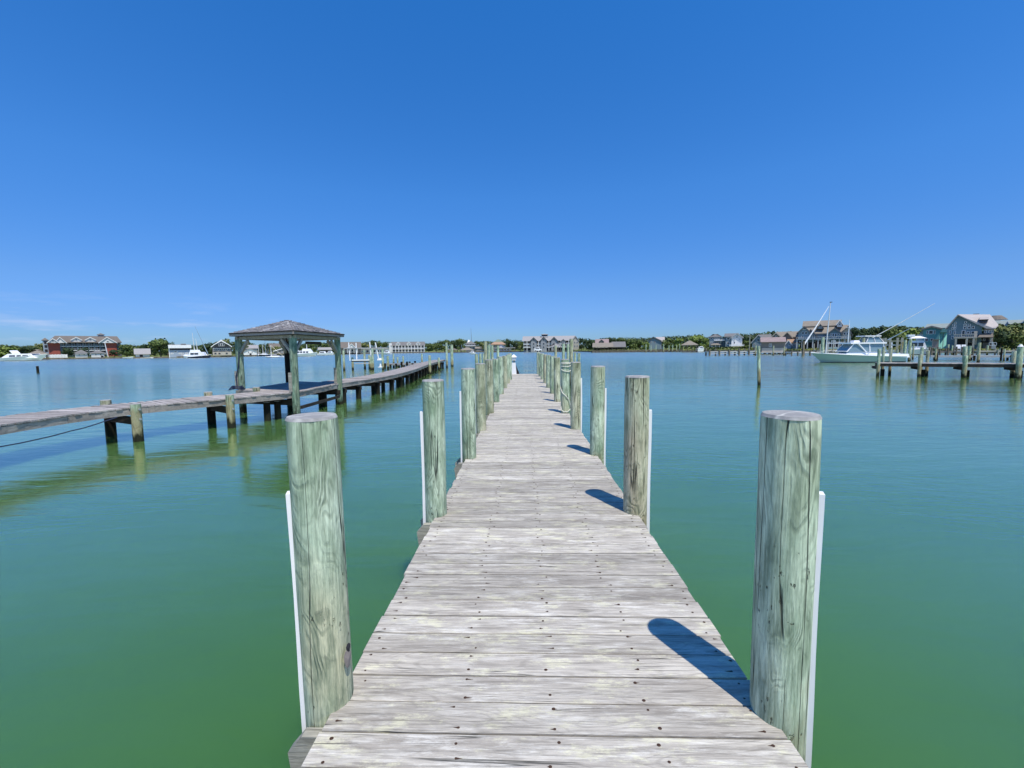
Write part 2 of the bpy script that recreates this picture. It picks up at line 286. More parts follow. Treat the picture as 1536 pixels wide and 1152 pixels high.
# ------------------------------------------------------------------ water
def water_mat():
    m = bpy.data.materials.new('harbour_water'); g = NG(m); pos = g.n('ShaderNodeNewGeometry').outputs['Position']
    n1 = g.noise(g.map(pos, (.12, .25, 1)), 1, 3)
    xy = g.n('ShaderNodeVectorMath', {0: pos, 1: (1, 1, 0)}, operation='MULTIPLY').outputs[0]
    dist = g.n('ShaderNodeVectorMath', {0: xy, 1: (0, -1.5, 0)}, operation='DISTANCE').outputs['Value']
    far_sheen = g.mr(g.math('ADD', dist, g.math('MULTIPLY', g.math('SUBTRACT', n1, .5), 5.0)), 3.0, 15.0)      # body brightens outward, standing in for sky reflection on farther water
    c = g.mix(far_sheen, g.mix(g.mr(n1, .35, .65), (.038, .112, .018, 1), (.050, .138, .026, 1)), (.086, .190, .056, 1))
    g.col(c); g.b.inputs['Roughness'].default_value = .6; g.b.inputs['Specular IOR Level'].default_value = 0; g.b.subsurface_method = 'BURLEY'; g.b.inputs['Subsurface Weight'].default_value = 1; g.b.inputs['Subsurface Radius'].default_value = (1, 1, 1); g.b.inputs['Subsurface Scale'].default_value = .6
    warp = g.n('ShaderNodeVectorMath', {0: pos, 1: g.n('ShaderNodeVectorMath', {0: g.n('ShaderNodeTexNoise', {'Vector': pos, 'Scale': .25, 'Detail': 2.0}).outputs[1], 3: 1.4}, operation='SCALE').outputs[0]}, operation='ADD').outputs[0]
    h1 = g.noise(g.map(warp, (.55, 1.9, 1)), .9, 3, .5)
    h2 = g.noise(g.map(warp, (1.3, 3.6, 1)), 2.0, 4, .55)
    h3 = g.noise(g.map(pos, (.16, .5, 1)), .35, 3, .5)
    gust = g.mr(g.noise(g.map(pos, (.03, .09, 1)), 1, 3), .38, .62, .35, 1)
    wind = g.mr(dist, 14, 110, .75, 3.6)
    h = g.math('MULTIPLY', wind, g.math('ADD', g.math('MULTIPLY', h1, .022), g.math('ADD', g.math('MULTIPLY', g.math('MULTIPLY', h2, gust), .010), g.math('ADD', g.math('MULTIPLY', h3, .05), g.math('MULTIPLY', g.noise(g.map(pos, (1, 1.6, 1)), 22, 3, .7), .0011)))))
    bn = g.n('ShaderNodeBump', {'Height': h, 'Strength': 1.0, 'Distance': 1.0}).outputs[0]
    gl_ = g.n('ShaderNodeBsdfGlossy', {'Color': (1, .97, .86, 1), 'Roughness': g.mr(dist, 18, 120, .03, .26), 'Normal': bn})
    facing = g.n('ShaderNodeLayerWeight', {'Blend': .5, 'Normal': bn}).outputs['Facing']
    refl = g.math('ADD', .03, g.math('MULTIPLY', g.math('POWER', facing, 2.7), .95))
    mxs = g.n('ShaderNodeMixShader', {0: refl, 1: g.b.outputs[0], 2: gl_.outputs[0]})
    g.t.links.new(mxs.outputs[0], g.t.nodes['Material Output'].inputs[0]); return m
M['water'] = water_mat()
w = MB(); w.add([(-4000, -300, 0), (4000, -300, 0), (4000, 6000, 0), (-4000, 6000, 0)], [(0, 1, 2, 3)])
tag(w.build('water', M['water'], fix=False), kind='structure')
# land behind the shoreline
SH = [(-420, 125), (-150, 140), (-20, 172), (72, 186), (180, 188), (300, 190), (345, 205), (440, 240), (505, 255), (600, 292), (700, 290), (785, 280), (868, 245), (890, 205), (960, 196), (1050, 182), (1130, 160), (1200, 135), (1290, 130), (1400, 112), (1470, 97), (1536, 91), (1750, 84), (2300, 76)]
def gp(px, D, z=0): p = ptd(px, hy(px), D); return Vector((p.x, p.y, z))
def shoreD(px):
    for (a, da), (b, db) in zip(SH, SH[1:]):
        if a <= px <= b: return da+(db-da)*(px-a)/(b-a)
    return SH[-1][1]
LANDZ = .45
pts = [gp(px, D, LANDZ) for px, D in SH]; far = [gp(SH[-1][0], 3500, LANDZ), gp(SH[0][0], 3500, LANDZ)]
ring = pts+far
g_ = MB(); n_ = len(ring); g_.add([tuple(p) for p in ring]+[(p.x, p.y, -1.5) for p in ring], [tuple(range(n_)), tuple(range(2*n_-1, n_-1, -1))]+[(i, (i+1) % n_, n_+(i+1) % n_, n_+i) for i in range(n_)])
tag(g_.build('ground', M['grass']), kind='structure')
sw = MB()
for a, b in zip(pts, pts[1:]):
    a2, b2 = a*1, b*1; dd = (b-a).normalized(); nn = Vector((dd.y, -dd.x, 0))
    if nn.dot(a-CAM) > 0: nn = -nn
    o_ = nn*.25
    sw.add([(a+o_+Vector((0,0,z))) for z in (.15, -2)]+[(b+o_+Vector((0,0,z))) for z in (.15, -2)]+[(a+nn*.02+Vector((0,0,z))) for z in (.15, -2)]+[(b+nn*.02+Vector((0,0,z))) for z in (.15, -2)], [(0,1,3,2),(4,6,7,5),(0,2,6,4),(1,5,7,3)])
tag(sw.build('seawall', M['bulk']), 'low brown timber bulkhead along the edge of the far shore', 'seawall')
#====MAIN====
# ------------------------------------------------------------------ pilings
def pile_mesh(r, z0, z1, seed=0, n=28, rings=14, taper=0.0, lean=(0, 0)):
    rs = random.Random(seed); b = MB(); ph = rs.random()*9
    for i in range(rings+1):
        t = i/rings; z = z0+(z1-z0)*t
        for k in range(n):
            a = 2*math.pi*k/n
            rr = r*(1-taper*t)*(1+.03*noise.noise(Vector((math.cos(a)*1.2+seed, math.sin(a)*1.2, z*1.3+ph)))+.018*noise.noise(Vector((math.cos(a)*4+seed, math.sin(a)*4, z*3+ph))))
            if i == rings: rr *= .985
            b.v.append((rr*math.cos(a)+lean[0]*t, rr*math.sin(a)+lean[1]*t, z-(0.012 if i == rings else 0)))
    for i in range(rings):
        for k in range(n): b.f.append((i*n+k, i*n+(k+1) % n, (i+1)*n+(k+1) % n, (i+1)*n+k))
    b.f.append(tuple(range(n))[::-1])
    return b
def piling(parent, x, y, r, z1, seed, m, z0=-1.0, name='piling', lean=(0, 0), n=28, rings=14, cut=True):
    o = pile_mesh(r, z0, z1, seed, n, rings, 0, lean).build(name, m, parent, smooth=True, fix=False); o.location = (x, y, 0)
    if cut:
        c = MB(); k = n; vs = [(lean[0], lean[1], z1+.004)]
        for rr, zz in ((.6, .003), (.93, 0), (.99, -.012)):
            for i in range(k):
                a = 2*math.pi*i/k
                q = rr*(1+.03*noise.noise(Vector((math.cos(a)*1.2+seed, math.sin(a)*1.2, z1*1.3))))
                vs.append((r*q*math.cos(a)+lean[0], r*q*math.sin(a)+lean[1], z1+zz))
        fs = [(0, 1+i, 1+(i+1) % k) for i in range(k)]
        for j in range(2): fs += [(1+j*k+i, 1+(j+1)*k+i, 1+(j+1)*k+(i+1) % k, 1+j*k+(i+1) % k) for i in range(k)]
        c.add(vs, fs); c.build('cut_top', M['cut'], o, smooth=True)
    return o
def cylhit(px, py, cx, cy, r):
    d = ray(px, py); ox, oy = CAM.x-cx, CAM.y-cy
    a = d.x**2+d.y**2; b = 2*(ox*d.x+oy*d.y); c = ox*ox+oy*oy-r*r; q = b*b-4*a*c
    t = (-b-math.sqrt(max(q, 0)))/(2*a); return CAM+d*t
# ------------------------------------------------------------------ the main dock
XL, XR = -.82, 1.0; DEND = 24.6; PITCH = .1465
dock = empty('boat_dock', (0, 0, 0), 0, 'long narrow dock of sun bleached boards running straight out between rows of green pilings', 'dock')
d_ = MB(); nails = MB(); rs = random.Random(5)
y = -1.1; k = 0
STR = (-.75, -.29, .10, .51, .94)
while y < DEND:
    x0 = XL+rs.uniform(-.008, .008); x1 = XR+rs.uniform(-.008, .008); dz = rs.uniform(-.0025, .0025); w_ = PITCH-rs.uniform(.006, .011)
    sk = rs.uniform(-.0015, .0015); bw = .003
    if abs(y-11.5) < .2: x0 -= .06
    v = []
    for (zz, ins) in ((DECK-.038, 0), (DECK-bw, 0), (DECK, bw)):
        v += [(x0+ins, y+ins-sk, zz+dz), (x1-ins, y+ins+sk, zz+dz), (x1-ins, y+w_-ins+sk, zz+dz), (x0+ins, y+w_-ins-sk, zz+dz)]
    d_.add(v, [(3,2,1,0)]+[(a+j, a+(j+1) % 4, a+4+(j+1) % 4, a+4+j) for a in (0, 4) for j in range(4)]+[(8,9,10,11)])
    if y > .9:
        for sx_ in STR:
            for fy in (.2, .8):
                cx = sx_+rs.uniform(-.03, .03); cy = y+w_*fy+rs.uniform(-.014, .014); rr = rs.uniform(.0042, .0075)
                if rs.random() < .05: continue
                q = 7 if y < 6 else 4
                zt = DECK+dz+.0016
                nails.add([(cx, cy, zt+.001)]+[(cx+rr*1.15*math.cos(6.283*i/q), cy+rr*math.sin(6.283*i/q), zt) for i in range(q)], [(0, 1+i, 1+(i+1) % q) for i in range(q)])
                if rs.random() < .5:
                    e = rs.choice((-1, 1)); l = rs.uniform(.012, .035)
                    nails.add([(cx, cy-.004, zt-.0006), (cx, cy+.004, zt-.0006), (cx+e*l, cy, zt-.0006)], [(0, 1, 2)])
    y += PITCH; k += 1
d_.build('deck_boards', M['plank'], dock)
no_ = nails.build('nails', M['rust'], dock, fix=False); no_['kind'] = 'stuff'
s_ = MB()
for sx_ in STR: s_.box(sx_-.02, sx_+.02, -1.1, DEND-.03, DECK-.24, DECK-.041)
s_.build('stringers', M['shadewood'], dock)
# piling rows: (Y, X, radius, top)
def xat(px, Y, z):     # where a vertical line at distance Y seen at image column px meets the row
    a = ray(px, hy(px)+(CAMZ-z)*F/Y); return a.x/a.y*Y
RP = [(Y, xat(px, Y, 2.18), r, z1) for Y, px, r, z1 in ((1.66, 1186, .101, 2.185), (3.80, 953.5, .107, 2.19), (5.9, 894.6, .099, 2.19), (7.8, 863.3, .094, 2.185), (9.75, 848.4, .10, 2.185), (11.8, 836.5, .092, 2.18), (13.9, 829, .092, 2.18), (16.0, 822.3, .092, 2.18), (18.1, 817.3, .092, 2.17), (20.2, 813.5, .092, 2.18), (22.3, 810.5, .092, 2.18), (24.4, 808, .10, 2.2))]
LP = [(Y, xat(px, Y, 2.18), r, z1) for Y, px, r, z1 in ((1.70, 481, .099, 2.185), (3.75, 648, .097, 2.18), (5.75, 700, .097, 2.185), (7.7, 719.6, .094, 2.18), (9.8, 734, .095, 2.19), (11.8, 744, .092, 2.16), (13.9, 751, .092, 2.18), (16.0, 756.6, .092, 2.17), (18.1, 761, .092, 2.18), (20.2, 764.4, .092, 2.2))]
for i, (Y, X, r, z1) in enumerate(RP+LP):
    near = Y < 7
    p = piling(dock, X, Y, r, z1, 3*i+1, M['pile_tan'] if i in (1, 3, 5, 8, 15, 16, 19) else M['pile'], lean=(-.036, 0) if i == 12 else (0, 0) if i == 0 else (.02*math.sin(i*7.3), .02*math.cos(i*5.1)), n=48 if Y < 3 else (32 if near else 20), rings=40 if Y < 3 else 16)
    sgn = 1 if X > 0 else -1
    if Y < 9:
        st = MB(); zt = 1.885+.012*math.sin(i*3); ang = .8*math.atan(abs(X)/Y); lx, ly = (-.036, 0) if i == 12 else (0, 0) if i == 0 else (.02*math.sin(i*7.3), .02*math.cos(i*5.1))
        ca, sa = math.cos(ang), -math.sin(ang)
        def sp(a, c, z): return (sgn*(a*ca-c*sa)+lx*(z+1)/(z1+1), a*sa+c*ca+ly*(z+1)/(z1+1), z)
        zz = [DECK-.35+(zt-DECK+.35)*j/6 for j in range(7)]; rad_ = [r*.99+.002*math.sin(j*1.3+i) for j in range(7)]
        for j in range(7):
            tk = .013 if i == 12 else .016 if i == 0 else .022
            for a, c in ((-.004, -.022), (tk, -.022), (tk, .022), (-.004, .022)): st.v.append(sp(rad_[j]+a, c, zz[j]))
        for j in range(6):
            for k in range(4): st.f.append((4*j+k, 4*j+(k+1) % 4, 4*j+4+(k+1) % 4, 4*j+4+k))
        st.f += [(3, 2, 1, 0), (24, 25, 26, 27)]
        st.build('rub_strip', M['pvc'], p)
    # cap beams under the deck, bolted either side of each pair of pilings
for i, (Y, X, r, z1) in enumerate(LP):
    for e in (-1, 1):
        b = MB(); yy = Y+e*(r+.03); x0 = -.97 if e < 0 else -1.0
        zt, zb = DECK-.044, DECK-.28
        b.prism([(x0+.06, zt), (x0, zt-.07), (x0+.02, zb), (XR+.02, zb), (XR+.02, zt)], 'y', yy-.022, yy+.022)
        b.build('cross_beam', M['beamx'], dock)
# dark knot on the first left piling
p1 = [o for o in dock.children if o.name.startswith('piling')][len(RP)]
for (px, py, w_, h_, mt) in ((522, 988, .017, .042, 'w_brown'), (523, 972, .011, .022, 'shadow')):
    q = cylhit(px, py, LP[0][1], LP[0][0], LP[0][2]*1.0); nrm = Vector((q.x-LP[0][1], q.y-LP[0][0], 0)).normalized(); tg = Vector((-nrm.y, nrm.x, 0))
    kb = MB(); loc = Vector((LP[0][1], LP[0][0], 0)); vs = [q-loc+nrm*.006]
    for i in range(14): a = 6.283*i/14; vs.append(q-loc+tg*w_*math.cos(a)*(1+.2*math.sin(3*a))+Vector((0, 0, h_*math.sin(a)))-nrm*.002)
    kb.add(vs, [(0, 1+i, 1+(i+1) % 14) for i in range(14)]); kb.build('knot', M[mt], p1)
# rope hung on the right-hand piling
Yr, Xr, rr_, _ = RP[4]
rope = MB(); R1_ = rr_+.012
def loop(z, amp, ph=0, a0=0, a1=6.283, n=36, rad=.009, R_=R1_):
    rope.tube([(Xr+R_*math.cos(a0+(a1-a0)*i/n), Yr+R_*math.sin(a0+(a1-a0)*i/n), z+amp*math.cos((a0+(a1-a0)*i/n)-ph)) for i in range(n+1)], rad, 6)
loop(2.10, .01, 4.7); loop(2.075, .008, 4.7); loop(2.035, .012, 1.5)
rope.tube([(Xr-R1_*math.cos(a)*1.0, Yr-R1_*math.sin(a), z) for a, z in ((.0, 2.03), (.3, 1.98), (.7, 1.94), (1.2, 1.915), (1.8, 1.91), (2.4, 1.91), (3.0, 1.93))], .009, 6)
rope.tube([(Xr-R1_*math.cos(a)*k_, Yr-R1_*math.sin(a)*k_, z) for a, z, k_ in ((.0, 2.03, 1), (-.1, 1.85, 1), (-.05, 1.65, 1.02), (.2, 1.52, 1.05), (.8, 1.42, 1.05), (1.6, 1.34, 1.05), (2.3, 1.24, 1.05), (2.7, 1.12, 1.05), (2.5, 1.04, 1.06), (1.9, .99, 1.08), (1.1, .985, 1.1), (.5, 1.02, 1.06), (.2, 1.10, 1.0))], .009, 6)
tag(rope.build('mooring_rope', M['rope'], smooth=True), 'pale mooring rope looped round and hanging down a right-hand piling of the dock', 'rope')
# white dock light at the far end
q = atz(770.5, 561, DECK)
lt = empty('dock_light', (q.x+.02, q.y, DECK), 0, 'white pedestal light with a pointed cap near the far left end of the dock', 'dock light')
b = MB(); b.frus(-.15, .15, -.13, .13, 0, -.10, .10, -.10, .10, .66); b.build('pedestal', M['white'], lt)
b = MB(); b.box(-.075, .075, -.075, .075, .66, .80); b.build('lens', M['clear'], lt)
b = MB(); b.box(-.13, .13, -.13, .13, .80, .98); b.build('lamp_head', M['white'], lt)
b = MB(); b.frus(-.19, .19, -.19, .19, .98, -.01, .01, -.01, .01, 1.14); b.build('cap', M['white'], lt)
b = MB(); b.add([(.14, -.06, 0), (.30, -.10, .012), (.32, .05, .012), (.14, .08, 0), (.11, -.06, .55), (.12, .06, .5)], [(0,1,4),(1,2,5,4),(2,3,5),(0,3,2,1),(0,4,5,3)]); b.build('shade_side', M['shadow'], lt)  # dark wedge standing in for the pedestal's shaded right side

# ------------------------------------------------------------------ left dock
ldock = empty('old_dock', (0, 0, 0), 0, 'low weathered dock on dark pilings running out past the gazebo on the left', 'dock')
EP = [atz(-90, 652, DECK)]+[atz(px, py, DECK) for px, py in ((0, 637.5), (100, 622.5), (200, 610.5), (270, 604), (342, 597.5), (441, 588))]
def gp(px, D, z=0): p = ptd(px, hy(px), D); return Vector((p.x, p.y, z))
EP += [gp(476, 17.2, DECK), gp(508, 19.2, DECK), gp(560, 22.5, DECK), gp(594, 26, DECK), gp(621, 32, DECK), gp(641, 41, DECK+.02), gp(655, 49, DECK+.04), gp(667.5, 57.5, DECK+.05)]
# smooth resample of the near edge
def resample(P, step):
    out = []; 
    for i in range(len(P)-1):
        p0, p1, p2, p3 = P[max(i-1, 0)], P[i], P[i+1], P[min(i+2, len(P)-1)]
        n = max(1, round((p2-p1).length/step))
        for k in range(n):
            t = k/n; out.append(.5*((2*p1)+(p2-p0)*t+(2*p0-5*p1+4*p2-p3)*t*t+(3*p1-p0-3*p2+p3)*t**3))
    out.append(P[-1]); return out
E = resample(EP, .15); WD = 1.5
def nrm_at(i):
    d = (E[min(i+3, len(E)-1)]-E[max(i-3, 0)]); d.z = 0; d.normalize(); return d, Vector((-d.y, d.x, 0))
pb = MB(); rs = random.Random(8)
for i in range(len(E)-1):
    d, nn = nrm_at(i); a, b = E[i], E[i+1]; L_ = (b-a).length; g1 = a+d*.004; g2 = a+d*(L_-.006)
    o1 = -nn*rs.uniform(.005, .04); o2 = nn*(WD+rs.uniform(-.03, .04)); dz = Vector((0, 0, rs.uniform(-.006, .008))); dn = Vector((0, 0, -.038))
    vs = [g1+o1+dn, g2+o1+dn, g2+o2+dn, g1+o2+dn, g1+o1, g2+o1, g2+o2, g1+o2]; vs = [v+dz for v in vs]
    pb.add(vs, [(0,1,2,3),(7,6,5,4),(0,4,5,1),(1,5,6,2),(2,6,7,3),(3,7,4,0)])
pb.build('deck_boards', M['plank_left'], ldock)
def strip(off, z0, z1, th, name, m, i0=0, i1=None, par=ldock):
    b = MB(); i1 = i1 or len(E)-1; idx = list(range(i0, i1, 4))+[i1]
    for ii, (i, j) in enumerate(zip(idx, idx[1:])):
        n1, n2 = nrm_at(i)[1], nrm_at(j)[1]; a, c = E[i]+n1*off, E[j]+n2*off; zz = lambda p, z: Vector((p.x, p.y, p.z+z))
        b.add([zz(a, z0), zz(a+n1*th, z0), zz(a+n1*th, z1), zz(a, z1), zz(c, z0), zz(c+n2*th, z0), zz(c+n2*th, z1), zz(c, z1)], [(0,1,5,4),(2,3,7,6),(3,0,4,7),(1,2,6,5)]+([(0,3,2,1)] if ii == 0 else [])+([(4,5,6,7)] if ii == len(idx)-2 else []))
    return b.build(name, m, par)
strip(.0, -.215, -.045, .04, 'side_beam', M['beam']); strip(WD-.05, -.215, -.042, .04, 'side_beam', M['beam'])
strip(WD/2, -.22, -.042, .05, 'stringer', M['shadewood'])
def near_i(p): return min(range(len(E)), key=lambda i: (E[i]-p).length)
def edge_px(px):   # index along near edge whose projection has image x=px
    best = 0; bd = 1e9
    for i, e in enumerate(E):
        v = e-CAM; x = CX+F*v.dot(rv)/v.dot(fw)
        if v.dot(fw) > 0 and abs(x-px) < bd: bd = abs(x-px); best = i
    return best
sd = 200
def lpile(i, off, z1, m, r=.125, lean=(0, 0), z0=-1.0):
    global sd
    sd += 1; d, nn = nrm_at(i); p = E[i]+nn*off
    return piling(ldock, p.x, p.y, r, z1, sd, m, n=14, rings=8, lean=lean, z0=z0)
def capb(i, o0, o1, z=-.29, par=ldock):
    d, nn = nrm_at(i); a = E[i]+nn*o0+Vector((0, 0, z-.10)); c = E[i]+nn*o1+Vector((0, 0, z-.10))
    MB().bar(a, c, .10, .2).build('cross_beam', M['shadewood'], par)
for px, zt in ((-75, 1.06), (201, 1.05), (342, 1.08)):
    i = edge_px(px); o = lpile(i, -.13, zt, M['pile'], .12); capb(i, -.2, WD+.1)
    q = E[i]+nrm_at(i)[1]*-.22; 
    bl = MB(); d, nn = nrm_at(i)
    for zz in (DECK-.06, DECK-.33): MB().tube([E[i]-nn*.24+d*.03+Vector((0, 0, zz-DECK)), E[i]-nn*.275+d*.03+Vector((0, 0, zz-DECK))], .03, 8).build('bolt', M['steel'], ldock)
    lpile(i, WD+.1, DECK+.13, M['pile_tan'] if px > 0 else M['pile'], .125, z0=DECK-.25); lpile(i, WD-.05, DECK-.26, M['pile_dark'], .125)  # one pile: pale block above deck, under-deck shade as dark wood below
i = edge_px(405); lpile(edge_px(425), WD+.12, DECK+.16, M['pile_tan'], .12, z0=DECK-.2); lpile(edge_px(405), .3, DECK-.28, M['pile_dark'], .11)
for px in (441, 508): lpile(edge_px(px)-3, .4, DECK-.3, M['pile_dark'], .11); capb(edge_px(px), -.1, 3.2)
# dark bents beyond the gazebo
i = edge_px(519); acc = 0; last = E[i]; jj = 0
while i < len(E)-6:
    if (E[i]-last).length >= (1.25 if jj == 1 else 2.1) or jj == 0:
        last = E[i]; jj += 1
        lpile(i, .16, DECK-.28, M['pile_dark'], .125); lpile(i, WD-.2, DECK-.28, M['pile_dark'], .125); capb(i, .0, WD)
    i += 1
for px, zt in ((642.5, 1.85), (656.5, 1.45)): lpile(edge_px(px), -.14, zt, M['pile'], .13)
# low braces and the cable under the near section
b = MB(); p0, p1_ = atz(447, 611, .0), atz(508, 600, .0)
b.bar(gp(447, 15.6, .35), gp(506, 18.9, .38), .05, .12); b.build('brace', M['shadewood'], ldock)
cpts = []
i0, i1 = edge_px(-60), edge_px(172)
for k in range(17):
    t = k/16; p = E[int(i0+(i1-i0)*t)]-nrm_at(int(i0+(i1-i0)*t))[1]*.05; cpts.append((p.x, p.y, DECK-.24-.22*math.sin(math.pi*(.25+.75*t))**.8 if t < 1 else DECK-.22))
tag(MB().tube(cpts, .014, 6).build('power_cable', M['cable'], smooth=True), 'thin blue black cable sagging below the side of the old dock at the left edge', 'cable')
# ------------------------------------------------------------------ gazebo
gF, gR, gL, gB = gp(440, 15.35), gp(506.5, 19.1), gp(359, 16.9), gp(430.5, 20.6)
gz = empty('gazebo', (gF+gB)/2+Vector((0, 0, DECK)), 0, 'open square gazebo with a flaking shingled hip roof on green posts over the left dock', 'gazebo')
G0 = (gF+gB)/2+Vector((0, 0, DECK))
def gl(v): return Vector(v)-G0
cor = [gF, gR, gB, gL]; ZT = 3.0
for i, p in enumerate(cor):
    po = piling(gz, p.x-G0.x, p.y-G0.y, .13, ZT-G0.z, 400+i, M['pile_dark'] if i == 2 else M['post_green'], z0=-1.9, name='post', n=16, rings=10, cut=False)
    if i in (0, 1, 3):
        sb = MB(); sb.bar((-.10, -.125, .02), (-.10, -.125, .72), .12, .035, up=(0, 1, 0)); sb.build('splint', M['beamx'], po)
for a, b_ in ((0, 1), (1, 2), (2, 3), (3, 0)):
    A, B = cor[a], cor[b_]; d = (B-A).normalized(); z = ZT-.03
    MB().bar(gl((A.x, A.y, z))-d*.15, gl((B.x, B.y, z))+d*.15, .09, .11).build('header_beam', M['beamx'], gz)
    for (P, s) in ((A, 1), (B, -1)):
        MB().bar(gl((P.x, P.y, ZT-.62))+d*s*.09, gl((P.x, P.y, ZT-.12))+d*s*.62, .08, .11).build('brace', M['beamx'], gz)
ex = (gF-gL).normalized(); ey = (gR-gF).normalized(); ov = .27
co = [gF+ex*ov-ey*ov, gR+ex*ov+ey*ov, gB-ex*ov+ey*ov, gL-ex*ov-ey*ov]
apex = (gF+gB)/2+Vector((0, 0, 3.74))
fa = MB()
for k in range(4):
    A, B = co[k], co[(k+1) % 4]; fa.bar(gl((A.x, A.y, 3.085)), gl((B.x, B.y, 3.085)), .04, .085)
fa.build('fascia', M['beam'], gz)
fb = MB()
for k in range(4):
    A, B = co[k], co[(k+1) % 4]; fb.bar(gl((A.x, A.y, 3.15)), gl((B.x, B.y, 3.15)), .09, .045)
fb.build('drip_edge', M['shadewood'], gz)  # dark upper board, shadow band under the roof edge put into its colour
def gaz_roof_mat():
    m = bpy.data.materials.new('flaking_shingles'); g = NG(m); tc = g.n('ShaderNodeTexCoord').outputs['Object']
    n = g.noise(g.map(tc, (1, 1, 4)), 2.2, 5, .7); wv = g.n('ShaderNodeTexVoronoi', {'Vector': g.map(tc, (1, 1, 6)), 'Scale': 5.0}).outputs[1]
    c = g.mix(g.mr(n, .3, .7), (.10, .085, .08, 1), (.34, .30, .28, 1)); c = g.mix(.35, c, g.n('ShaderNodeHueSaturation', {'Color': wv, 'Saturation': 0.0, 'Value': .5}).outputs[0])
    pt = g.mr(g.noise(g.map(tc, (1, 1, 1), (4.6, 1.5, 0)), 1.7, 6, .7), .56, .62); c = g.mix(g.math('MULTIPLY', pt, .8), c, (.62, .60, .58, 1))
    g.col(c); g.b.inputs['Roughness'].default_value = .9; g.bump(n, .8, .05); return m
rf = MB(); NS = 14
for k in range(4):           # stepped courses of shingles on each face
    A, B = gl((co[k].x, co[k].y, 3.16)), gl((co[(k+1) % 4].x, co[(k+1) % 4].y, 3.16)); T = gl(apex); mid = Vector((0, 0, 0))
    out = ((A+B)/2-T); out.z = 0; out.normalize()
    for s in range(NS):
        t0, t1 = s/NS, min(1, (s+1)/NS+.02); lift = Vector((0, 0, .026)); th = Vector((0, 0, .022))
        a0, b0, a1, b1 = A.lerp(T, t0), B.lerp(T, t0), A.lerp(T, t1), B.lerp(T, t1); e0 = out*.012
        NQ = max(2, int(22*(1-t0)))
        for q in range(NQ):
            u, v_ = q/NQ, (q+1)/NQ; j = Vector((0, 0, random.uniform(-.006, .012)))+out*random.uniform(-.02, .02)
            rf.add([a0.lerp(b0, u)+lift+j+e0, a0.lerp(b0, v_)+lift+j+e0, a1.lerp(b1, v_)+lift*.2, a1.lerp(b1, u)+lift*.2, a0.lerp(b0, u)+lift+j-th+e0, a0.lerp(b0, v_)+lift+j-th+e0], [(0,1,2,3),(4,5,1,0)])
    rf.add([A, B, T], [(0, 1, 2)])
rf.build('roof', gaz_roof_mat(), gz, fix=False)
un = MB()
for k in range(4):
    A, B = gl((co[k].x, co[k].y, 3.10)), gl((co[(k+1) % 4].x, co[(k+1) % 4].y, 3.10)); T = gl(apex)-Vector((0, 0, .1)); un.add([A, B, T], [(0, 1, 2)])
for k in range(4):
    A = gl((cor[k].x, cor[k].y, 3.06)); T = gl(apex)-Vector((0, 0, .16)); un.bar(A, T, .05, .12)
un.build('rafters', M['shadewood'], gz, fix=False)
q = gl((gF+gR)/2+Vector((-.1, 0, 2.78))); MB().box(q.x-.3, q.x-.2, q.y-.2, q.y+.9, q.z-.07, q.z+.04).build('hanging_board', M['shadewood'], gz)
# platform of the dock under the gazebo
pf = MB(); NB = 26
for k in range(NB):
    t0, t1 = k/NB+.002, (k+1)/NB-.002; a = gF-ey*.25; b_ = gR+ey*.3; ln = (b_-a); s = -ex*1.42; e_ = -ex*3.25
    A0, A1 = a+ln*t0, a+ln*t1; zt, zb = DECK-.004, DECK-.05
    vs = [Vector((v.x, v.y, z)) for z in (zb, zt) for v in (A0+s, A1+s, A1+e_, A0+e_)]
    pf.add(vs, [(0,1,2,3),(7,6,5,4),(0,4,5,1),(1,5,6,2),(2,6,7,3),(3,7,4,0)])
pf.build('platform_boards', M['plank_left'], ldock)
a, b_ = gL-ex*.1-ey*.25, gB-ex*.1+ey*.3
MB().bar((a.x, a.y, DECK-.16), (b_.x, b_.y, DECK-.16), .05, .2).build('side_beam', M['beam'], ldock)
a, b_ = gF-ex*1.5-ey*.24, gL-ex*.1-ey*.24
MB().bar((a.x, a.y, DECK-.13), (b_.x, b_.y, DECK-.13), .05, .2).build('side_beam', M['beam'], ldock)
# coil of line at the foot of the far-left gazebo post
b = MB(); q = gL+Vector((.05, -.35, 0))
for k in range(3): b.tube([(q.x+(.3-.05*k)*math.cos(a*.35), q.y+(.2-.03*k)*math.sin(a*.35), DECK+.03+.05*k+.02*math.sin(a)) for a in range(19)], .018, 6)
b.tube([(q.x-.1, q.y+.16, DECK+.1), (q.x-.14, q.y+.18, DECK+.5), (q.x+.02, q.y+.14, DECK+.9), (q.x+.06, q.y+.16, DECK+1.5)], .02, 6)
tag(b.build('black_line', M['cable'], smooth=True), 'dark line coiled at the foot of the left gazebo post and tied up it', 'rope')
#====FAR====
# ------------------------------------------------------------------ free-standing pilings
pm = {}
def mpile(px, ytop, ybase, wpx, label, m='pile', group=None, lean=0, name='mooring_piling', cap=None, D=None):
    if D is None: D = (CAMZ)*F/(ybase-hy(px))
    p = gp(px, D); z1 = CAMZ+(hy(px)-ytop)*D/F; r = wpx*D/F/2
    t = empty(name, p, 0, label, 'piling', group)
    o = pile_mesh(r, -1, z1, int(px), 12, 8, .05, (lean*D/F, 0)).build('shaft', M[m], t, smooth=True, fix=False)
    MB().tube([(lean*D/F, 0, z1), (lean*D/F, 0, z1+.015)], r*.93, 12).build('cut_top', M['cut'] if not cap else M['white'], t)
    if cap: MB().tube([(lean*D/F, 0, z1+.015), (lean*D/F, 0, z1+.3)], r*1.15, 12, .03).build('cap', M['white'], t)
    return t
mpile(1142, 519, 578, 4.6, 'thin bent piling standing alone in open water right of the dock', lean=-4)
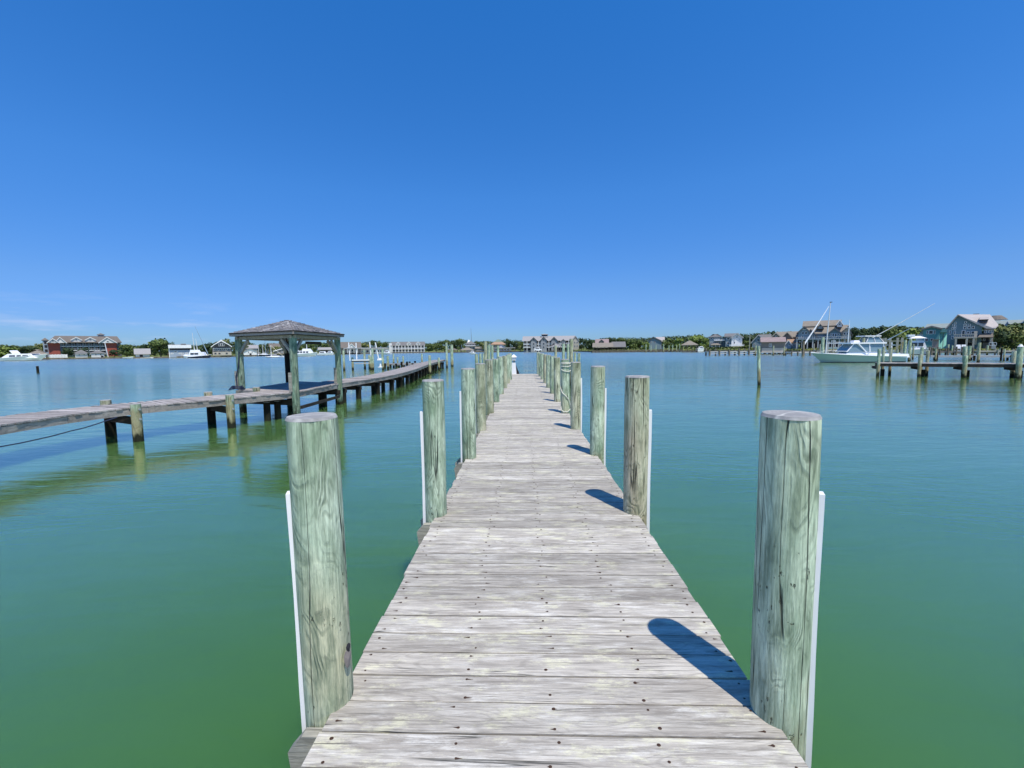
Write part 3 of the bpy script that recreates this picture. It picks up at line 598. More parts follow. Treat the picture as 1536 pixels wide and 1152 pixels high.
mpile(669.8, 514, 551.5, 3.2, 'slim mooring piling at the very end of the old left dock')
mpile(677.6, 517, 549.5, 4.4, 'thick mooring piling standing just beyond the end of the old left dock')
mpile(54, 549, 559, 3.2, 'short dark stub piling alone in the water off the red brick hotel', 'pile_dark')
MR = 'pilings crowded behind the right-hand row of the dock'
for px, yt, D, w_, lab in ((833.5, 518, 45, 4.2, 'dark mooring piling in front of the big pale-roofed inn'), (845.2, 515.5, 33, 4.6, 'left one of two tall mooring pilings side by side behind the rope piling'), (851.8, 516, 34, 4.2, 'right one of two tall mooring pilings side by side behind the rope piling'),
        (857, 508.5, 27, 5.8, 'tallest dark mooring piling behind the right-hand row of the dock'), (862.5, 529, 24, 3.6, 'short mooring piling tucked against the tallest one right of the dock'), (868.3, 529.5, 22, 4.6, 'short pale mooring piling, rightmost of the cluster behind the dock'),
        (714.5, 531, 27, 5, 'leftmost of three short mooring pilings behind the left-hand row of the dock'), (720.2, 530.2, 28, 4.4, 'middle one of three short mooring pilings behind the left-hand row of the dock'), (725.2, 530, 29, 3.8, 'rightmost of three short mooring pilings behind the left-hand row of the dock'),
        (728.3, 512, 27, 5, 'tallest dark mooring piling behind the left-hand row of the dock'), (733.2, 517, 29, 4.8, 'tall pale mooring piling beside the tallest one left of the dock'), (738.2, 518, 30, 4.2, 'tall mooring piling, right of the pale one behind the left-hand row'),
        (746.8, 518.5, 38, 4.2, 'mooring piling standing alone over the left-hand row before the orange-roofed house')):
    mpile(px, yt, 0, w_, lab, D=D, m='pile_tan' if 'dark' in lab else 'pile')
# ------------------------------------------------------------------ scaled builder for far things
class Th:
    def __init__(s, name, label, cat, pxc, D, group=None, z0=0, rz=None):
        s.D = D; s.k = D/F; s.pxc = pxc; s.z0 = z0
        if rz is None: rz = math.atan((pxc-CX)/F) if z0 > 0 else 0      # houses on the shore turn their fronts to the harbour
        s.rz = rz
        s.o = empty(name, gp(pxc, D, z0), ps_-rz, label, cat, group)
    def X(s, px):
        t = (px-CX)/F; t0 = (s.pxc-CX)/F
        return (t-t0)*s.D/(math.cos(s.rz)+t*math.sin(s.rz))
    def Zp(s, px, y): return CAMZ+(hy(px)-y)*(s.D-s.X(px)*math.sin(s.rz))/F-s.z0
    def Z(s, y): return CAMZ+(hy(s.pxc)-y)*s.k-s.z0
    def part(s, name, m, mb, par=None, smooth=False, label=None):
        o = mb.build(name, M[m], par or s.o, smooth)
        if label: o['label'] = label
        return o
    def box(s, name, m, x0, x1, yt, yb, d0, d1, par=None):
        return s.part(name, m, MB().box(s.X(x0), s.X(x1), d0, d1, s.Z(yb), s.Z(yt)), par)
    def win(s, x, y, w, h, d=0, fr='white', pane='glass', name='window', mull=0):
        x0, x1, z0, z1 = s.X(x-w/2), s.X(x+w/2), s.Z(y+h/2), s.Z(y-h/2); t = .13*max(.6, min(1, w*s.k))
        b = MB(); b.box(x0-t, x0, d-.08, d+.05, z0-t, z1+t); b.box(x1, x1+t, d-.08, d+.05, z0-t, z1+t); b.box(x0, x1, d-.08, d+.05, z1, z1+t); b.box(x0, x1, d-.08, d+.05, z0-t, z0)
        if mull: b.box((x0+x1)/2-.04, (x0+x1)/2+.04, d-.07, d-.02, z0, z1)
        f = s.part(name, fr, b); s.part('pane', pane, MB().box(x0+.002, x1-.002, d-.03, d+.04, z0+.002, z1-.002), f); return f
    def wins(s, xs, y, w, h, d=0, **k):
        for x in xs: s.win(x, y, w, h, d, **k)
    def gabx(s, x0, x1, ye, yr, yb, d0, d1, wm, rm, ov=.5, trim=None, hipin=0):
        """ridge runs left-right"""
        X0, X1, ze, zr, zb = s.X(x0), s.X(x1), s.Z(ye), s.Z(yr), s.Z(yb); m_ = (d0+d1)/2
        if wm: s.part('wall', wm, MB().prism([(d0, zb), (d0, ze), (m_, zr-.05), (d1, ze), (d1, zb)], 'x', X0, X1))
        sl = (zr-ze)/(m_-d0); t = .22
        s.part('roof', rm, MB().prism([(d0-ov, ze-sl*ov), (m_, zr), (d1+ov, ze-sl*ov), (d1+ov, ze-sl*ov+t), (m_, zr+t), (d0-ov, ze-sl*ov+t)], 'x', X0-ov, X1+ov))
    def gaby(s, x0, x1, ye, yr, yb, d0, d1, wm, rm, ov=.45, trim='white', xr=None):
        """gable end faces the water; xr = pixel of the ridge"""
        X0, X1, ze, zr, zb = s.X(x0), s.X(x1), s.Z(ye), s.Z(yr), s.Z(yb); m_ = s.X(xr) if xr else (X0+X1)/2
        if wm: s.part('wall', wm, MB().prism([(X0, zb), (X0, ze), (m_, zr-.05), (X1, ze), (X1, zb)], 'y', d0, d1))
        t = .2; a = (zr-ze)/(m_-X0)*ov; b = (zr-ze)/(X1-m_)*ov
        pr = [(X0-ov, ze-a), (m_, zr), (X1+ov, ze-b), (X1+ov, ze-b+t), (m_, zr+t), (X0-ov, ze-a+t)]
        s.part('roof', rm, MB().prism(pr, 'y', d0-ov, d1+ov))
        if trim: s.part('gable_trim', trim, MB().prism([(p[0], p[1]-(.16 if i < 3 else -.03)) for i, p in enumerate(pr)], 'y', d0-ov-.12, d0-ov-.003))
    def hip(s, x0, x1, ye, yt, d0, d1, rm, in_=None, ov=.4, name='roof'):
        X0, X1, ze, zt = s.X(x0)-ov, s.X(x1)+ov, s.Z(ye), s.Z(yt); w, dd = X1-X0, d1-d0+2*ov; i_ = min(w, dd)/2*.98 if in_ is None else in_
        b = MB(); b.frus(X0, X1, d0-ov, d1+ov, ze, X0+i_, X1-i_, d0-ov+min(i_, dd/2*.98), d1+ov-min(i_, dd/2*.98), zt); b.box(X0, X1, d0-ov, d1+ov, ze-.18, ze-.002)
        return s.part(name, rm, b)
    def posts(s, xs, yt, yb, d, m='white', w=.2, name='post'):
        for x in xs: s.part(name, m, MB().box(s.X(x)-w/2, s.X(x)+w/2, d-w/2, d+w/2, s.Z(yb), s.Z(yt)))
    def rail(s, x0, x1, yt, yb, d, m='white', name='railing', step=.6):
        b = MB(); X0, X1, zt, zb = s.X(x0), s.X(x1), s.Z(yt), s.Z(yb); b.box(X0, X1, d-.05, d+.05, zt-.12, zt); b.box(X0, X1, d-.04, d+.04, zb, zb+.1); n = max(2, int((X1-X0)/step))
        for i in range(n+1): x = X0+(X1-X0)*i/n; b.box(x-.04, x+.04, d-.03, d+.03, zb+.1, zt-.12)
        return s.part(name, m, b)
    def slab(s, x0, x1, yt, yb, d0, d1, m='white', name='deck'): return s.box(name, m, x0, x1, yt, yb, d0, d1)
LZ = LANDZ
# --- red brick hotel
t = Th('brick_hotel', 'three storey red brick hotel with grey roof, white gables and tiers of balconies', 'hotel', 124, 215, z0=LZ)
t.box('wall', 'w_brick', 73.5, 91, 513.5, 535, 0, 14); t.box('wall', 'w_brick', 160.5, 176, 513.5, 535, 0, 14); t.box('wall', 'w_dark', 176.1, 182.5, 513.5, 535, .6, 14)
t.box('wall', 'w_bluep', 91.1, 160.4, 513.5, 535, 2.4, 14)
t.part('roof', 'roof_brown', MB().frus(t.X(72), t.X(184), -1, 15.5, t.Z(513.3), t.X(84), t.X(179), 6.5, 8, t.Z(503.5)).box(t.X(72), t.X(184), -1, 15.5, t.Z(514.2), t.Z(513.35)))
for r_, (a, b) in enumerate(((519, 519.8), (525.2, 526), (531, 531.6))):
    t.box('balcony_floor', 'white', 91.2, 160.3, a, b, .1, 2.38)
for j in range(9): x = 91.8+j*8.45; t.box('divider', 'w_slate', x-.35, x+.35, 514.2, 534.8, .0, .09)
for r_, yb in enumerate((519, 525.2, 531)):
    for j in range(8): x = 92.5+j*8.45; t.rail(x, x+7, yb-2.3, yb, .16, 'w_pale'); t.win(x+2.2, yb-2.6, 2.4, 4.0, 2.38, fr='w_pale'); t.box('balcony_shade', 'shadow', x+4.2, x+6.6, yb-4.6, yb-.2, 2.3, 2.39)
for x0, x1, xr, yr in ((73, 90, 81.5, 508.5), (84, 101, 92, 506.5), (150, 176, 162.5, 506)): t.gaby(x0, x1, 514, yr, 514.5, -1.2-(.5 if x0 == 73 else 0), 5, 'w_white', 'roof_brown', ov=.3, xr=xr); 
for x0, x1 in ((109, 124), (130, 145)): t.gaby(x0, x1, 510, 506.3, 514, -.4, 6, 'w_white', 'roof_brown', ov=.3); t.win((x0+x1)/2, 510, 3, 1.6, -.42)
t.win(81.5, 511.8, 3, 1.4, -1.75, name='gable_vent'); t.win(163, 512, 3, 1.2, -1.25, name='gable_vent')
t.box('tower', 'w_bluep', 65.5, 73, 510.5, 535, 1, 6); t.hip(65.5, 73, 510.4, 507, 1, 6, 'roof_brown')
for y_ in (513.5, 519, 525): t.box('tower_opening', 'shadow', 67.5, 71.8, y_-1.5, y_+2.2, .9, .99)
t.box('cupola', 'w_grey', 150, 159, 501.3, 504.6, 6, 9.5); t.hip(150, 159, 501.2, 498.8, 6, 9.5, 'roof_grey')
for y_ in (516.5, 522, 528): t.win(179.5, y_, 4, 2.2, .55, fr='w_pale')
# small marina huts before the hotel
t = Th('marina_hut', 'white hut with grey hip roof before the hotel, the left of the two', 'hut', 123, 192, z0=LZ, group=None)
t.box('wall', 'w_white', 112.5, 131, 529.5, 536.2, 0, 5); t.hip(112.5, 131, 529.4, 524.5, 0, 5, 'roof_grey'); t.wins((118.5, 126), 532, 1.4, 1.8); t.box('awning', 'w_pale', 113, 130, 530.2, 531.2, -.5, -.02)
t = Th('marina_hut', 'white hut with grey hip roof before the hotel, the right of the two', 'hut', 146, 193, z0=LZ)
t.box('wall', 'w_white', 136.5, 156, 529.5, 536.2, 0, 5); t.hip(136.5, 156, 529.4, 525.2, 0, 5, 'roof_grey'); t.wins((143.5, 151), 531.8, 1.6, 1.8); t.box('porch', 'shadow', 151, 155, 533.5, 536, -.1, -.01)
t = Th('utility_pole', 'pale utility pole in front of the right end of the brick hotel', 'pole', 161.7, 200, z0=LZ)
t.part('pole', 'white', MB().tube([(0, 0, 0), (-.7, 0, t.Z(514))], .22, 8, .14)); t.part('crossarm', 'white', MB().box(-1.5, .1, -.06, .06, t.Z(514.4), t.Z(513.9)))
t = Th('white_fence', 'long white board fence between the yacht and the marina huts', 'fence', 87, 190, z0=LZ); t.part('boards', 'white', MB().box(t.X(74), t.X(101), 0, .08, 0, t.Z(531.8))); t.posts([74+4.4*i for i in range(7)], 531.3, 537, -.1, w=.2)
# boathouse hip roof by the yacht
t = Th('boat_shelter', 'open boat shelter with a tan hip roof behind the white motor yacht', 'boat shelter', 55, 172, rz=-.8)
t.hip(39, 71, 531.6, 524, 2, 12, 'roof_tan', in_=4.0); t.posts((40, 50, 61, 70), 531.7, 541, 2.2, 'bulk', .3); t.posts((42, 68), 531.7, 541, 11, 'bulk', .3)
# ------------------------------------------------------------------ boats
def hull(th, px0, px1, ybow, ystern, m, beam=3.6, bow='right', flare=.35, boot=True, rake=.10, stripe=None):
    """px0..px1 waterline extent left-right; deck heights at bow and stern"""
    Lh = abs(th.X(px1)-th.X(px0)); N = 18; b = MB(); zb, zs = th.Z(ybow), th.Z(ystern); sgn = 1 if bow == 'right' else -1; xs = th.X(px0) if bow == 'right' else th.X(px1)
    def sec(t):
        w_ = beam/2*(1-max(0, (t-.45)/.55)**2.2)*(.92+.08*min(1, t*4)); zt = zs+(zb-zs)*t**1.6
        x_top = xs+sgn*Lh*t; x_bot = xs+sgn*Lh*(t-(rake*max(0, (t-.5)/.5)**1.5))
        wb = w_*(1-flare*(.4+.6*t))
        return [(x_bot, -wb*.2, -.45), (x_bot, -wb, -.02), ((x_bot+x_top)/2, -(w_+wb)/2*.99, zt*.5), (x_top, -w_, zt), (x_top, w_, zt), ((x_bot+x_top)/2, (w_+wb)/2*.99, zt*.5), (x_bot, wb, -.02), (x_bot, wb*.2, -.45)]
    for i in range(N+1): b.v += sec(i/N)
    for i in range(N):
        for k in range(8): b.f.append((i*8+k, i*8+(k+1) % 8, (i+1)*8+(k+1) % 8, (i+1)*8+k))
    b.f.append(tuple(range(8))[::-1]); b.f.append(tuple(N*8+k for k in range(8)))
    h = th.part('hull', m, b, smooth=True)
    r = MB()   # gunwale rail
    for s_ in (3, 4): r.tube([Vector(sec(i/N)[s_])+Vector((0, 0, .03)) for i in range(N+1)], .07, 6)
    th.part('gunwale', 'gel', r, h)
    if boot:
        r = MB()
        for i in range(N):
            A, B = sec(i/N), sec((i+1)/N)
            for k, e in ((1, -1), (6, 1)):
                a, c = Vector(A[k]), Vector(B[k]); o_ = Vector((0, e*.03, 0)); r.add([a+o_+Vector((0, 0, -.05)), c+o_+Vector((0, 0, -.05)), c+o_*2+Vector((0, 0, .16)), a+o_*2+Vector((0, 0, .16))], [(0, 1, 2, 3)])
        th.part('boot_stripe', 'boot', r, h)
    return h
# sport fishing boat
t = Th('fishing_boat', 'pale teal hulled sport fishing boat with glassed cabin and outriggers, moored behind the right pilings', 'boat', 1300, 57, rz=.12)
hull(t, 1217, 1346, 528.5, 534.5, 'teakblue', beam=3.8, bow='left', rake=.13)
zc = lambda y: t.Z(y)
b = MB(); b.frus(t.X(1252), t.X(1310), -1.2, 1.2, t.Z(534), t.X(1268), t.X(1312), -1.0, 1.0, t.Z(527.2)); t.part('foredeck', 'gel', b)
b = MB(); b.frus(t.X(1288), t.X(1350), -1.75, 1.75, t.Z(536), t.X(1290), t.X(1349), -1.7, 1.7, t.Z(530.8)); t.part('cockpit', 'gel', b)
b = MB(); b.frus(t.X(1262), t.X(1322), -1.15, 1.15, t.Z(527.2), t.X(1273), t.X(1318), -1.0, 1.0, t.Z(515.8)); cb = t.part('cabin_window', 'clear', b)
b = MB()
for xa, xb in ((1262, 1273), (1290, 1278), (1296, 1296), (1318, 1316)):
    for e in (-1, 1): b.bar((t.X(xa), e*1.18, t.Z(527.5)), (t.X(xb), e*1.04, t.Z(515.5)), .09)
b.bar((t.X(1279), -1.2, t.Z(515.8)), (t.X(1291), -1.2, t.Z(528)), .1); t.part('cabin_frame', 'gel', b, cb)
t.part('hardtop', 'gel', MB().box(t.X(1267), t.X(1320), -1.25, 1.25, t.Z(515.6), t.Z(513.6)))
t.part('radar', 'gel', MB().frus(t.X(1277), t.X(1288), -.4, .4, t.Z(513.5), t.X(1279), t.X(1286), -.3, .3, t.Z(510.3)))
b = MB()   # tuna tower
for xa, xb in ((1292, 1298), (1318, 1312), (1305, 1305)):
    for e in (-1, 1): b.tube([(t.X(xa), e*.95, t.Z(513.6)), (t.X(xb), e*.6, t.Z(504.8))], .045, 6)
for yy, xa, xb in ((509.5, 1295, 1316), (505, 1297, 1313)):
    for e in (-1, 1): b.tube([(t.X(xa), e*.7, t.Z(yy)), (t.X(xb), e*.7, t.Z(yy))], .035, 6)
tw = t.part('tower', 'alum', b); t.part('tower_screen', 'clear', MB().frus(t.X(1294), t.X(1317), -.85, .85, t.Z(513.5), t.X(1298), t.X(1312), -.65, .65, t.Z(506)), tw)
t.part('sun_top', 'gel', MB().box(t.X(1290), t.X(1314), -.9, .9, t.Z(504.9), t.Z(503.6)), tw)
b = MB().tube([(t.X(1298), -1.3, t.Z(507)), (t.X(1330), -2.2, t.Z(486)), (t.X(1367), -3.2, t.Z(461))], .06, 6, .022); t.part('outrigger', 'alum', b)
b = MB().tube([(t.X(1320), -1.3, t.Z(510.5)), (t.X(1346), -2, t.Z(494))], .06, 6, .03); t.part('outrigger', 'alum', b)
t.part('console', 'gel', MB().frus(t.X(1301), t.X(1313), -.5, .5, t.Z(532), t.X(1303), t.X(1311), -.45, .45, t.Z(521)))
b = MB()
for xx in (1306, 1312, 1316): b.frus(t.X(xx), t.X(xx+4), -.9, .9, t.Z(530), t.X(xx+1), t.X(xx+4.5), -.8, .8, t.Z(520))
t.part('seat', 'w_pale', b)
b = MB()
for xx in (1345, 1349): b.frus(t.X(xx), t.X(xx+5), -.3+.9*(xx == 1349), .3+.9*(xx == 1349), t.Z(543), t.X(xx), t.X(xx+4), -.3+.9*(xx == 1349), .25+.9*(xx == 1349), t.Z(530.5))
t.part('outboard', 'gel', b)
b = MB(); zr = t.Z(524)
t.part('bow_rail', 'alum', MB().tube([(t.X(1222), -.5, t.Z(526.5)), (t.X(1240), -1.2, t.Z(525.5)), (t.X(1262), -1.5, t.Z(526.5))], .025, 6))
# white motor yacht
t = Th('motor_yacht', 'long white motor yacht at the far left with a row of dark cabin windows', 'yacht', 38, 156)
hull(t, 3, 71, 531.5, 536.8, 'gel', beam=4.6, bow='right', rake=.16); t.part('deckhouse', 'gel', MB().frus(t.X(9), t.X(60), -1.9, 1.9, t.Z(537), t.X(19), t.X(52), -1.6, 1.6, t.Z(530.5)))
for a, b_ in ((22, 31), (33, 39.5), (41.5, 50)): t.part('cabin_window', 'glass', MB().frus(t.X(a), t.X(b_), -1.93, -1.6, t.Z(534.6), t.X(a+1), t.X(b_-.7), -1.9, -1.55, t.Z(532.6)))
t.part('radar_arch', 'gel', MB().bar((t.X(25), 0, t.Z(530.6)), (t.X(20.5), 0, t.Z(525.8)), 2.4, .3)); t.part('windscreen', 'glass', MB().frus(t.X(50), t.X(58), -1.3, 1.3, t.Z(533), t.X(49), t.X(52), -1.2, 1.2, t.Z(530.6)))
t.part('swim_platform', 'gel', MB().box(t.X(1), t.X(9), -1.8, 1.8, t.Z(538.8), t.Z(538)))
# navy yacht
t = Th('navy_yacht', 'navy hulled motor yacht with white deckhouse before the pale roofed boat store', 'yacht', 302, 172)
hull(t, 286, 317, 532.3, 535, 'navy', beam=4.2, bow='right'); t.part('deckhouse', 'gel', MB().frus(t.X(287), t.X(307), -1.7, 1.7, t.Z(534.8), t.X(288), t.X(304), -1.5, 1.5, t.Z(528)))
for a, b_ in ((290, 295), (296, 301.5)): t.part('cabin_window', 'glass', MB().box(t.X(a), t.X(b_), -1.72, -1.5, t.Z(531.6), t.Z(529.3)))
t.part('flybridge', 'gel', MB().frus(t.X(288), t.X(298), -1.3, 1.3, t.Z(527.95), t.X(289), t.X(296), -1.2, 1.2, t.Z(524.6)))
for xa, yt in ((291, 499), (295.5, 508)): t.part('mast', 'alum', MB().tube([(t.X(xa+1), 0, t.Z(528)), (t.X(xa-.5), 0, t.Z(yt))], .14, 6, .06))
t.part('outrigger', 'mastblue', MB().tube([(t.X(313), -.5, t.Z(531)), (t.X(298), -1, t.Z(490))], .16, 6, .05))
t = Th('small_boat', 'little white open boat at the stern of the navy yacht', 'boat', 280, 172)
hull(t, 274, 286, 532.8, 534.6, 'gel', beam=2, bow='left'); t.part('cabin', 'gel', MB().frus(t.X(276.5), t.X(284), -.7, .7, t.Z(534.6), t.X(278), t.X(283), -.6, .6, t.Z(531.5)))
# sail boats
def sailboat(label, px, D, w, yb, masts, m='greyhull', name='sailboat'):
    t = Th(name, label, 'sailboat', px, D); hull(t, px-w/2, px+w/2, yb, yb+.6, m, beam=2.8, bow='left'); t.part('coachroof', 'gel', MB().frus(t.X(px-w*.2), t.X(px+w*.25), -.8, .8, t.Z(yb+.6), t.X(px-w*.15), t.X(px+w*.22), -.6, .6, t.Z(yb-1.3)))
    for mx_, yt, mm_ in masts:
        t.part('mast', mm_, MB().tube([(t.X(mx_), 0, t.Z(yb)), (t.X(mx_), 0, t.Z(yt))], .13, 6, .08)); t.part('boom', mm_, MB().tube([(t.X(mx_), 0, t.Z(yb-3.0)), (t.X(mx_+w*.3), 0, t.Z(yb-3.2))], .09, 6))
        b = MB(); b.tube([(t.X(mx_), 0, t.Z(yt)), (t.X(px-w/2), 0, t.Z(yb))], .02, 4); b.tube([(t.X(mx_), 0, t.Z(yt)), (t.X(px+w/2), 0, t.Z(yb+.5))], .02, 4); t.part('rigging', 'steel', b)
    return t
sailboat('grey sailboat anchored low in the water, seen under the left half of the gazebo roof', 411, 165, 28, 534.8, ((406.5, 518, 'alum'),))
sailboat('dark sailboat with a tall blue grey mast, seen under the gazebo roof', 396, 210, 17, 531.5, ((398.3, 509, 'mastblue'), (394.3, 517, 'alum')), 'navy')
sailboat('white sailboat with a bare mast beside the white gable boathouse', 388, 212, 8, 532, ((387.8, 517, 'alum'),), 'gel')
# trawler yacht
t = Th('trawler_yacht', 'big white trawler yacht seen under the right half of the gazebo roof', 'yacht', 461, 190)
hull(t, 446, 476, 528.5, 531, 'gel', beam=4.6, bow='right'); t.part('deckhouse', 'gel', MB().frus(t.X(447), t.X(468), -1.8, 1.8, t.Z(530.8), t.X(448), t.X(466), -1.6, 1.6, t.Z(526))); t.part('wheelhouse', 'gel', MB().frus(t.X(455), t.X(466), -1.4, 1.4, t.Z(525.9), t.X(456), t.X(464), -1.2, 1.2, t.Z(523)))
for a in (449, 453, 457.5, 462): t.part('cabin_window', 'glass', MB().box(t.X(a), t.X(a+3), -1.86, -1.5, t.Z(529), t.Z(527)))
t.part('mast', 'alum', MB().tube([(t.X(460.3), 0, t.Z(523)), (t.X(460.3), 0, t.Z(512))], .16, 6, .1)); t.part('mast', 'alum', MB().tube([(t.X(447.5), 0, t.Z(526)), (t.X(447.5), 0, t.Z(518))], .12, 6, .08))
for px, D, w, yb, lab in ((484, 215, 15, 529.5, 'white cabin boat moored just right of the trawler yacht'), (495, 225, 11, 529, 'white cabin boat farthest right of those seen under the gazebo'), (580, 228, 13, 528.5, 'white cabin boat at the left foot of the long inn with dormers'),
        (708.5, 190, 9, 528.8, 'tiny white boat moored before the shore shelter left of the dock'), (25+168, 178, 13, 535.5, 'low white skiff moored right of the brick hotel'), (221, 176, 17, 536.2, 'pale flat skiff moored under the big trees right of the brick hotel'), (1051, 172, 11, 522, 'white boat up on a lift beside the far hip roofed shelter')):
    t = Th('small_boat', lab, 'boat', px, D); hull(t, px-w/2, px+w/2, yb, yb+.9, 'gel', beam=2.2, bow='left' if px in (580, 708.5) else 'right')
    if 'skiff' not in lab: t.part('cabin', 'gel', MB().frus(t.X(px-w*.3), t.X(px+w*.3), -.8, .8, t.Z(yb+.8), t.X(px-w*.2), t.X(px+w*.2), -.7, .7, t.Z(yb-2.6))); t.part('cabin_window', 'glass', MB().box(t.X(px-w*.2), t.X(px+w*.2), -.84, -.7, t.Z(yb-.4), t.Z(yb-1.7)))
    if px == 1051:
        for o_ in list(t.o.children): o_.location.z += 0.0
# ------------------------------------------------------------------ houses, left to centre
t = Th('boathouse', 'small white roofed boathouse among trees right of the brick hotel', 'boathouse', 213, 190, z0=LZ); t.gabx(203, 224, 530.5, 523.5, 536, 0, 6, 'w_white', 'roof_pale'); t.box('door', 'shadow', 209, 214, 532, 536, -.06, -.01)
t = Th('boat_store', 'long blue grey boat store with a pale band of roof beside the big trees', 'warehouse', 270, 190, z0=LZ)
t.box('wall', 'w_bluep', 253.5, 287, 521.5, 536, 0, 12); t.part('roof', 'roof_pale', MB().prism([(-.6, t.Z(522.2)), (6, t.Z(517)), (12.6, t.Z(522.2)), (12.6, t.Z(521.6)), (6, t.Z(516.6)), (-.6, t.Z(521.6))], 'x', t.X(253), t.X(287.5)))
t.box('fascia', 'white', 253, 287.5, 517.6, 522.2, -.9, -.62); t.box('opening', 'shadow', 255, 286, 522.6, 525, -.08, -.01); t.win(263.5, 527.3, 4, 1.2); t.wins((258, 270, 280), 530, 3, 1.6, pane='w_pale'); t.box('roof_unit', 'w_grey', 272, 280, 515.2, 516.6, 4, 7)
t.box('door', 'w_pale', 271, 276, 529, 535.8, -.07, -.01); t.box('corner_board', 'white', 253.3, 254.4, 521.6, 536, -.1, -.01)
t = Th('shingled_house', 'dark shingled house with broad white trimmed gable left of the gazebo', 'house', 333, 200, z0=LZ)
t.gaby(318.5, 347, 519.5, 510.2, 533, 0, 10, 'w_dark', 'roof_grey', xr=332.8); t.gaby(322, 343.5, 517, 511.5, 518, -1.2, 4, 'w_dark', 'roof_grey', xr=332.8, ov=.3)
t.wins((329.8, 332.8, 335.8), 517, 1.9, 4, -1.25); t.box('band', 'white', 319.5, 346, 522.4, 522.9, -.3, -.02); t.wins([321.5+3.1*i for i in range(8)], 524.3, 1.7, 2.6, -.02); t.box('porch', 'w_beige', 319, 347, 527.5, 533, -.1, -.01); t.wins((323, 329, 340), 530, 3, 2, -.12, fr='w_beige')
t = Th('warehouse', 'long white roofed shed behind the white gable boathouse', 'shed', 376, 226, z0=LZ); t.gabx(364, 386, 522.5, 518, 531, 0, 8, 'w_pale', 'roof_pale')
t = Th('boathouse', 'white boathouse with a plain gable seen under the left end of the gazebo roof', 'boathouse', 375, 205, z0=LZ); t.gaby(365.5, 385, 527, 523, 532.5, 0, 8, 'w_white', 'roof_pale', trim=None); t.wins((372.5, 378), 528.3, 1.2, 2); t.box('door', 'shadow', 374, 377, 529.8, 532.4, -.06, -.01)
t = Th('net_shed', 'low grey shed with a mono gable roof behind the anchored grey sailboat', 'shed', 420, 225, z0=LZ); t.gaby(411, 431, 526.5, 522, 531, 0, 7, 'w_brown', 'roof_light', xr=428); t.wins((417, 423), 528, 2, 1.6)
t = Th('beige_house', 'pale house with brown roof up among the trees behind the sailboats', 'house', 415, 262, z0=LZ); t.gabx(405, 428, 520, 515.5, 530, 0, 8, 'w_beige', 'roof_brown'); t.wins((410, 416, 422), 523, 2, 2)
t = Th('dock_store', 'low white store with flat pale roof behind the boats right of the trawler', 'store', 487, 262, z0=LZ); t.gabx(478, 497, 524.5, 521.5, 530, 0, 6, 'w_pale', 'roof_pale'); t.box('opening', 'shadow', 480, 495, 525.5, 529, -.06, -.01)
t = Th('dock_store', 'grey roofed store with a white framed gable behind the boat lift', 'store', 524, 258, z0=LZ); t.gabx(504, 541, 521.5, 513.2, 529.8, 0, 12, 'w_brown', 'roof_brown'); t.gaby(522, 533, 521.3, 516, 521.5, -1.8, 5, 'w_white', 'roof_brown', ov=.3); t.box('porch_roof', 'roof_grey', 504, 541, 521.6, 522.4, -2, -.1); t.posts([506+5*i for i in range(7)], 522.4, 529.8, -1.7, 'white'); t.wins([509+6.5*i for i in range(5)], 525.8, 3, 3)
t = Th('shop_row', 'low row of shops with a long flat pale roof left of the inn with dormers', 'shop', 556, 275, z0=LZ); t.box('wall', 'w_white', 541, 583, 523.5, 530, 0, 8); t.box('roof', 'roof_pale', 539.5, 584, 522.4, 523.45, -1.2, 9); t.wins([546+5.2*i for i in range(7)], 526.8, 3.2, 3)
t = Th('dormer_inn', 'long two storey inn with white porches and three white dormers beyond the old dock', 'inn', 611, 300, z0=LZ)
t.box('wall', 'w_pale', 588, 636.5, 518, 529.5, 2, 14); t.box('wall', 'w_white', 583.5, 587.9, 514.5, 529.5, .5, 12)
t.gabx(588, 636.5, 518, 512.8, 518.3, 1, 14, None, 'roof_grey', ov=.8)
for x in (597.5, 613.5, 627.5): t.gaby(x-3.3, x+3.3, 516.2, 513, 518, .2, 6, 'w_white', 'roof_grey', ov=.2); t.win(x, 516.4, 1.3, 1.8, .15)
t.box('porch_floor', 'white', 588.1, 636.5, 523.1, 523.7, 0, 1.98); t.posts([588.4+4.8*i for i in range(11)], 518.2, 529.5, .15, 'white', .35); t.rail(588.2, 636.4, 521.2, 523.0, .2); t.rail(588.2, 636.4, 527, 529, .2)
t.wins([590.8+4.8*i for i in range(10)], 520.6, 2.2, 3.2, 1.95, fr='w_pale'); t.wins([590.8+4.8*i for i in range(10)], 526.4, 2.2, 3.2, 1.95, fr='w_pale')
t = Th('radio_mast', 'tall thin radio mast rising behind the trees left of the dock', 'mast', 707.5, 320, z0=LZ); t.part('mast', 'mastblue', MB().tube([(0, 0, 0), (0, 0, t.Z(510))], .4, 6, .3)); t.part('antenna', 'mastblue', MB().tube([(0, 0, t.Z(510)), (-.3, 0, t.Z(492))], .28, 6, .10))
t = Th('two_storey_house', 'grey roofed two storey house with porches just below the radio mast', 'house', 706, 305, z0=LZ); t.box('wall', 'w_grey', 699, 713, 516, 528, 0, 9); t.hip(698, 714, 516, 511.5, 0, 9, 'roof_grey'); t.part('cupola', 'white', MB().frus(t.X(701), t.X(706), 3, 6, t.Z(513.5), t.X(703), t.X(704), 4, 5, t.Z(509.5))); t.box('porch_floor', 'white', 698, 714, 518.5, 519.1, -1.5, -.02); t.wins((702, 706, 710), 517.3, 1.8, 1.8); t.wins((702, 706, 710), 521.5, 1.8, 2.6)
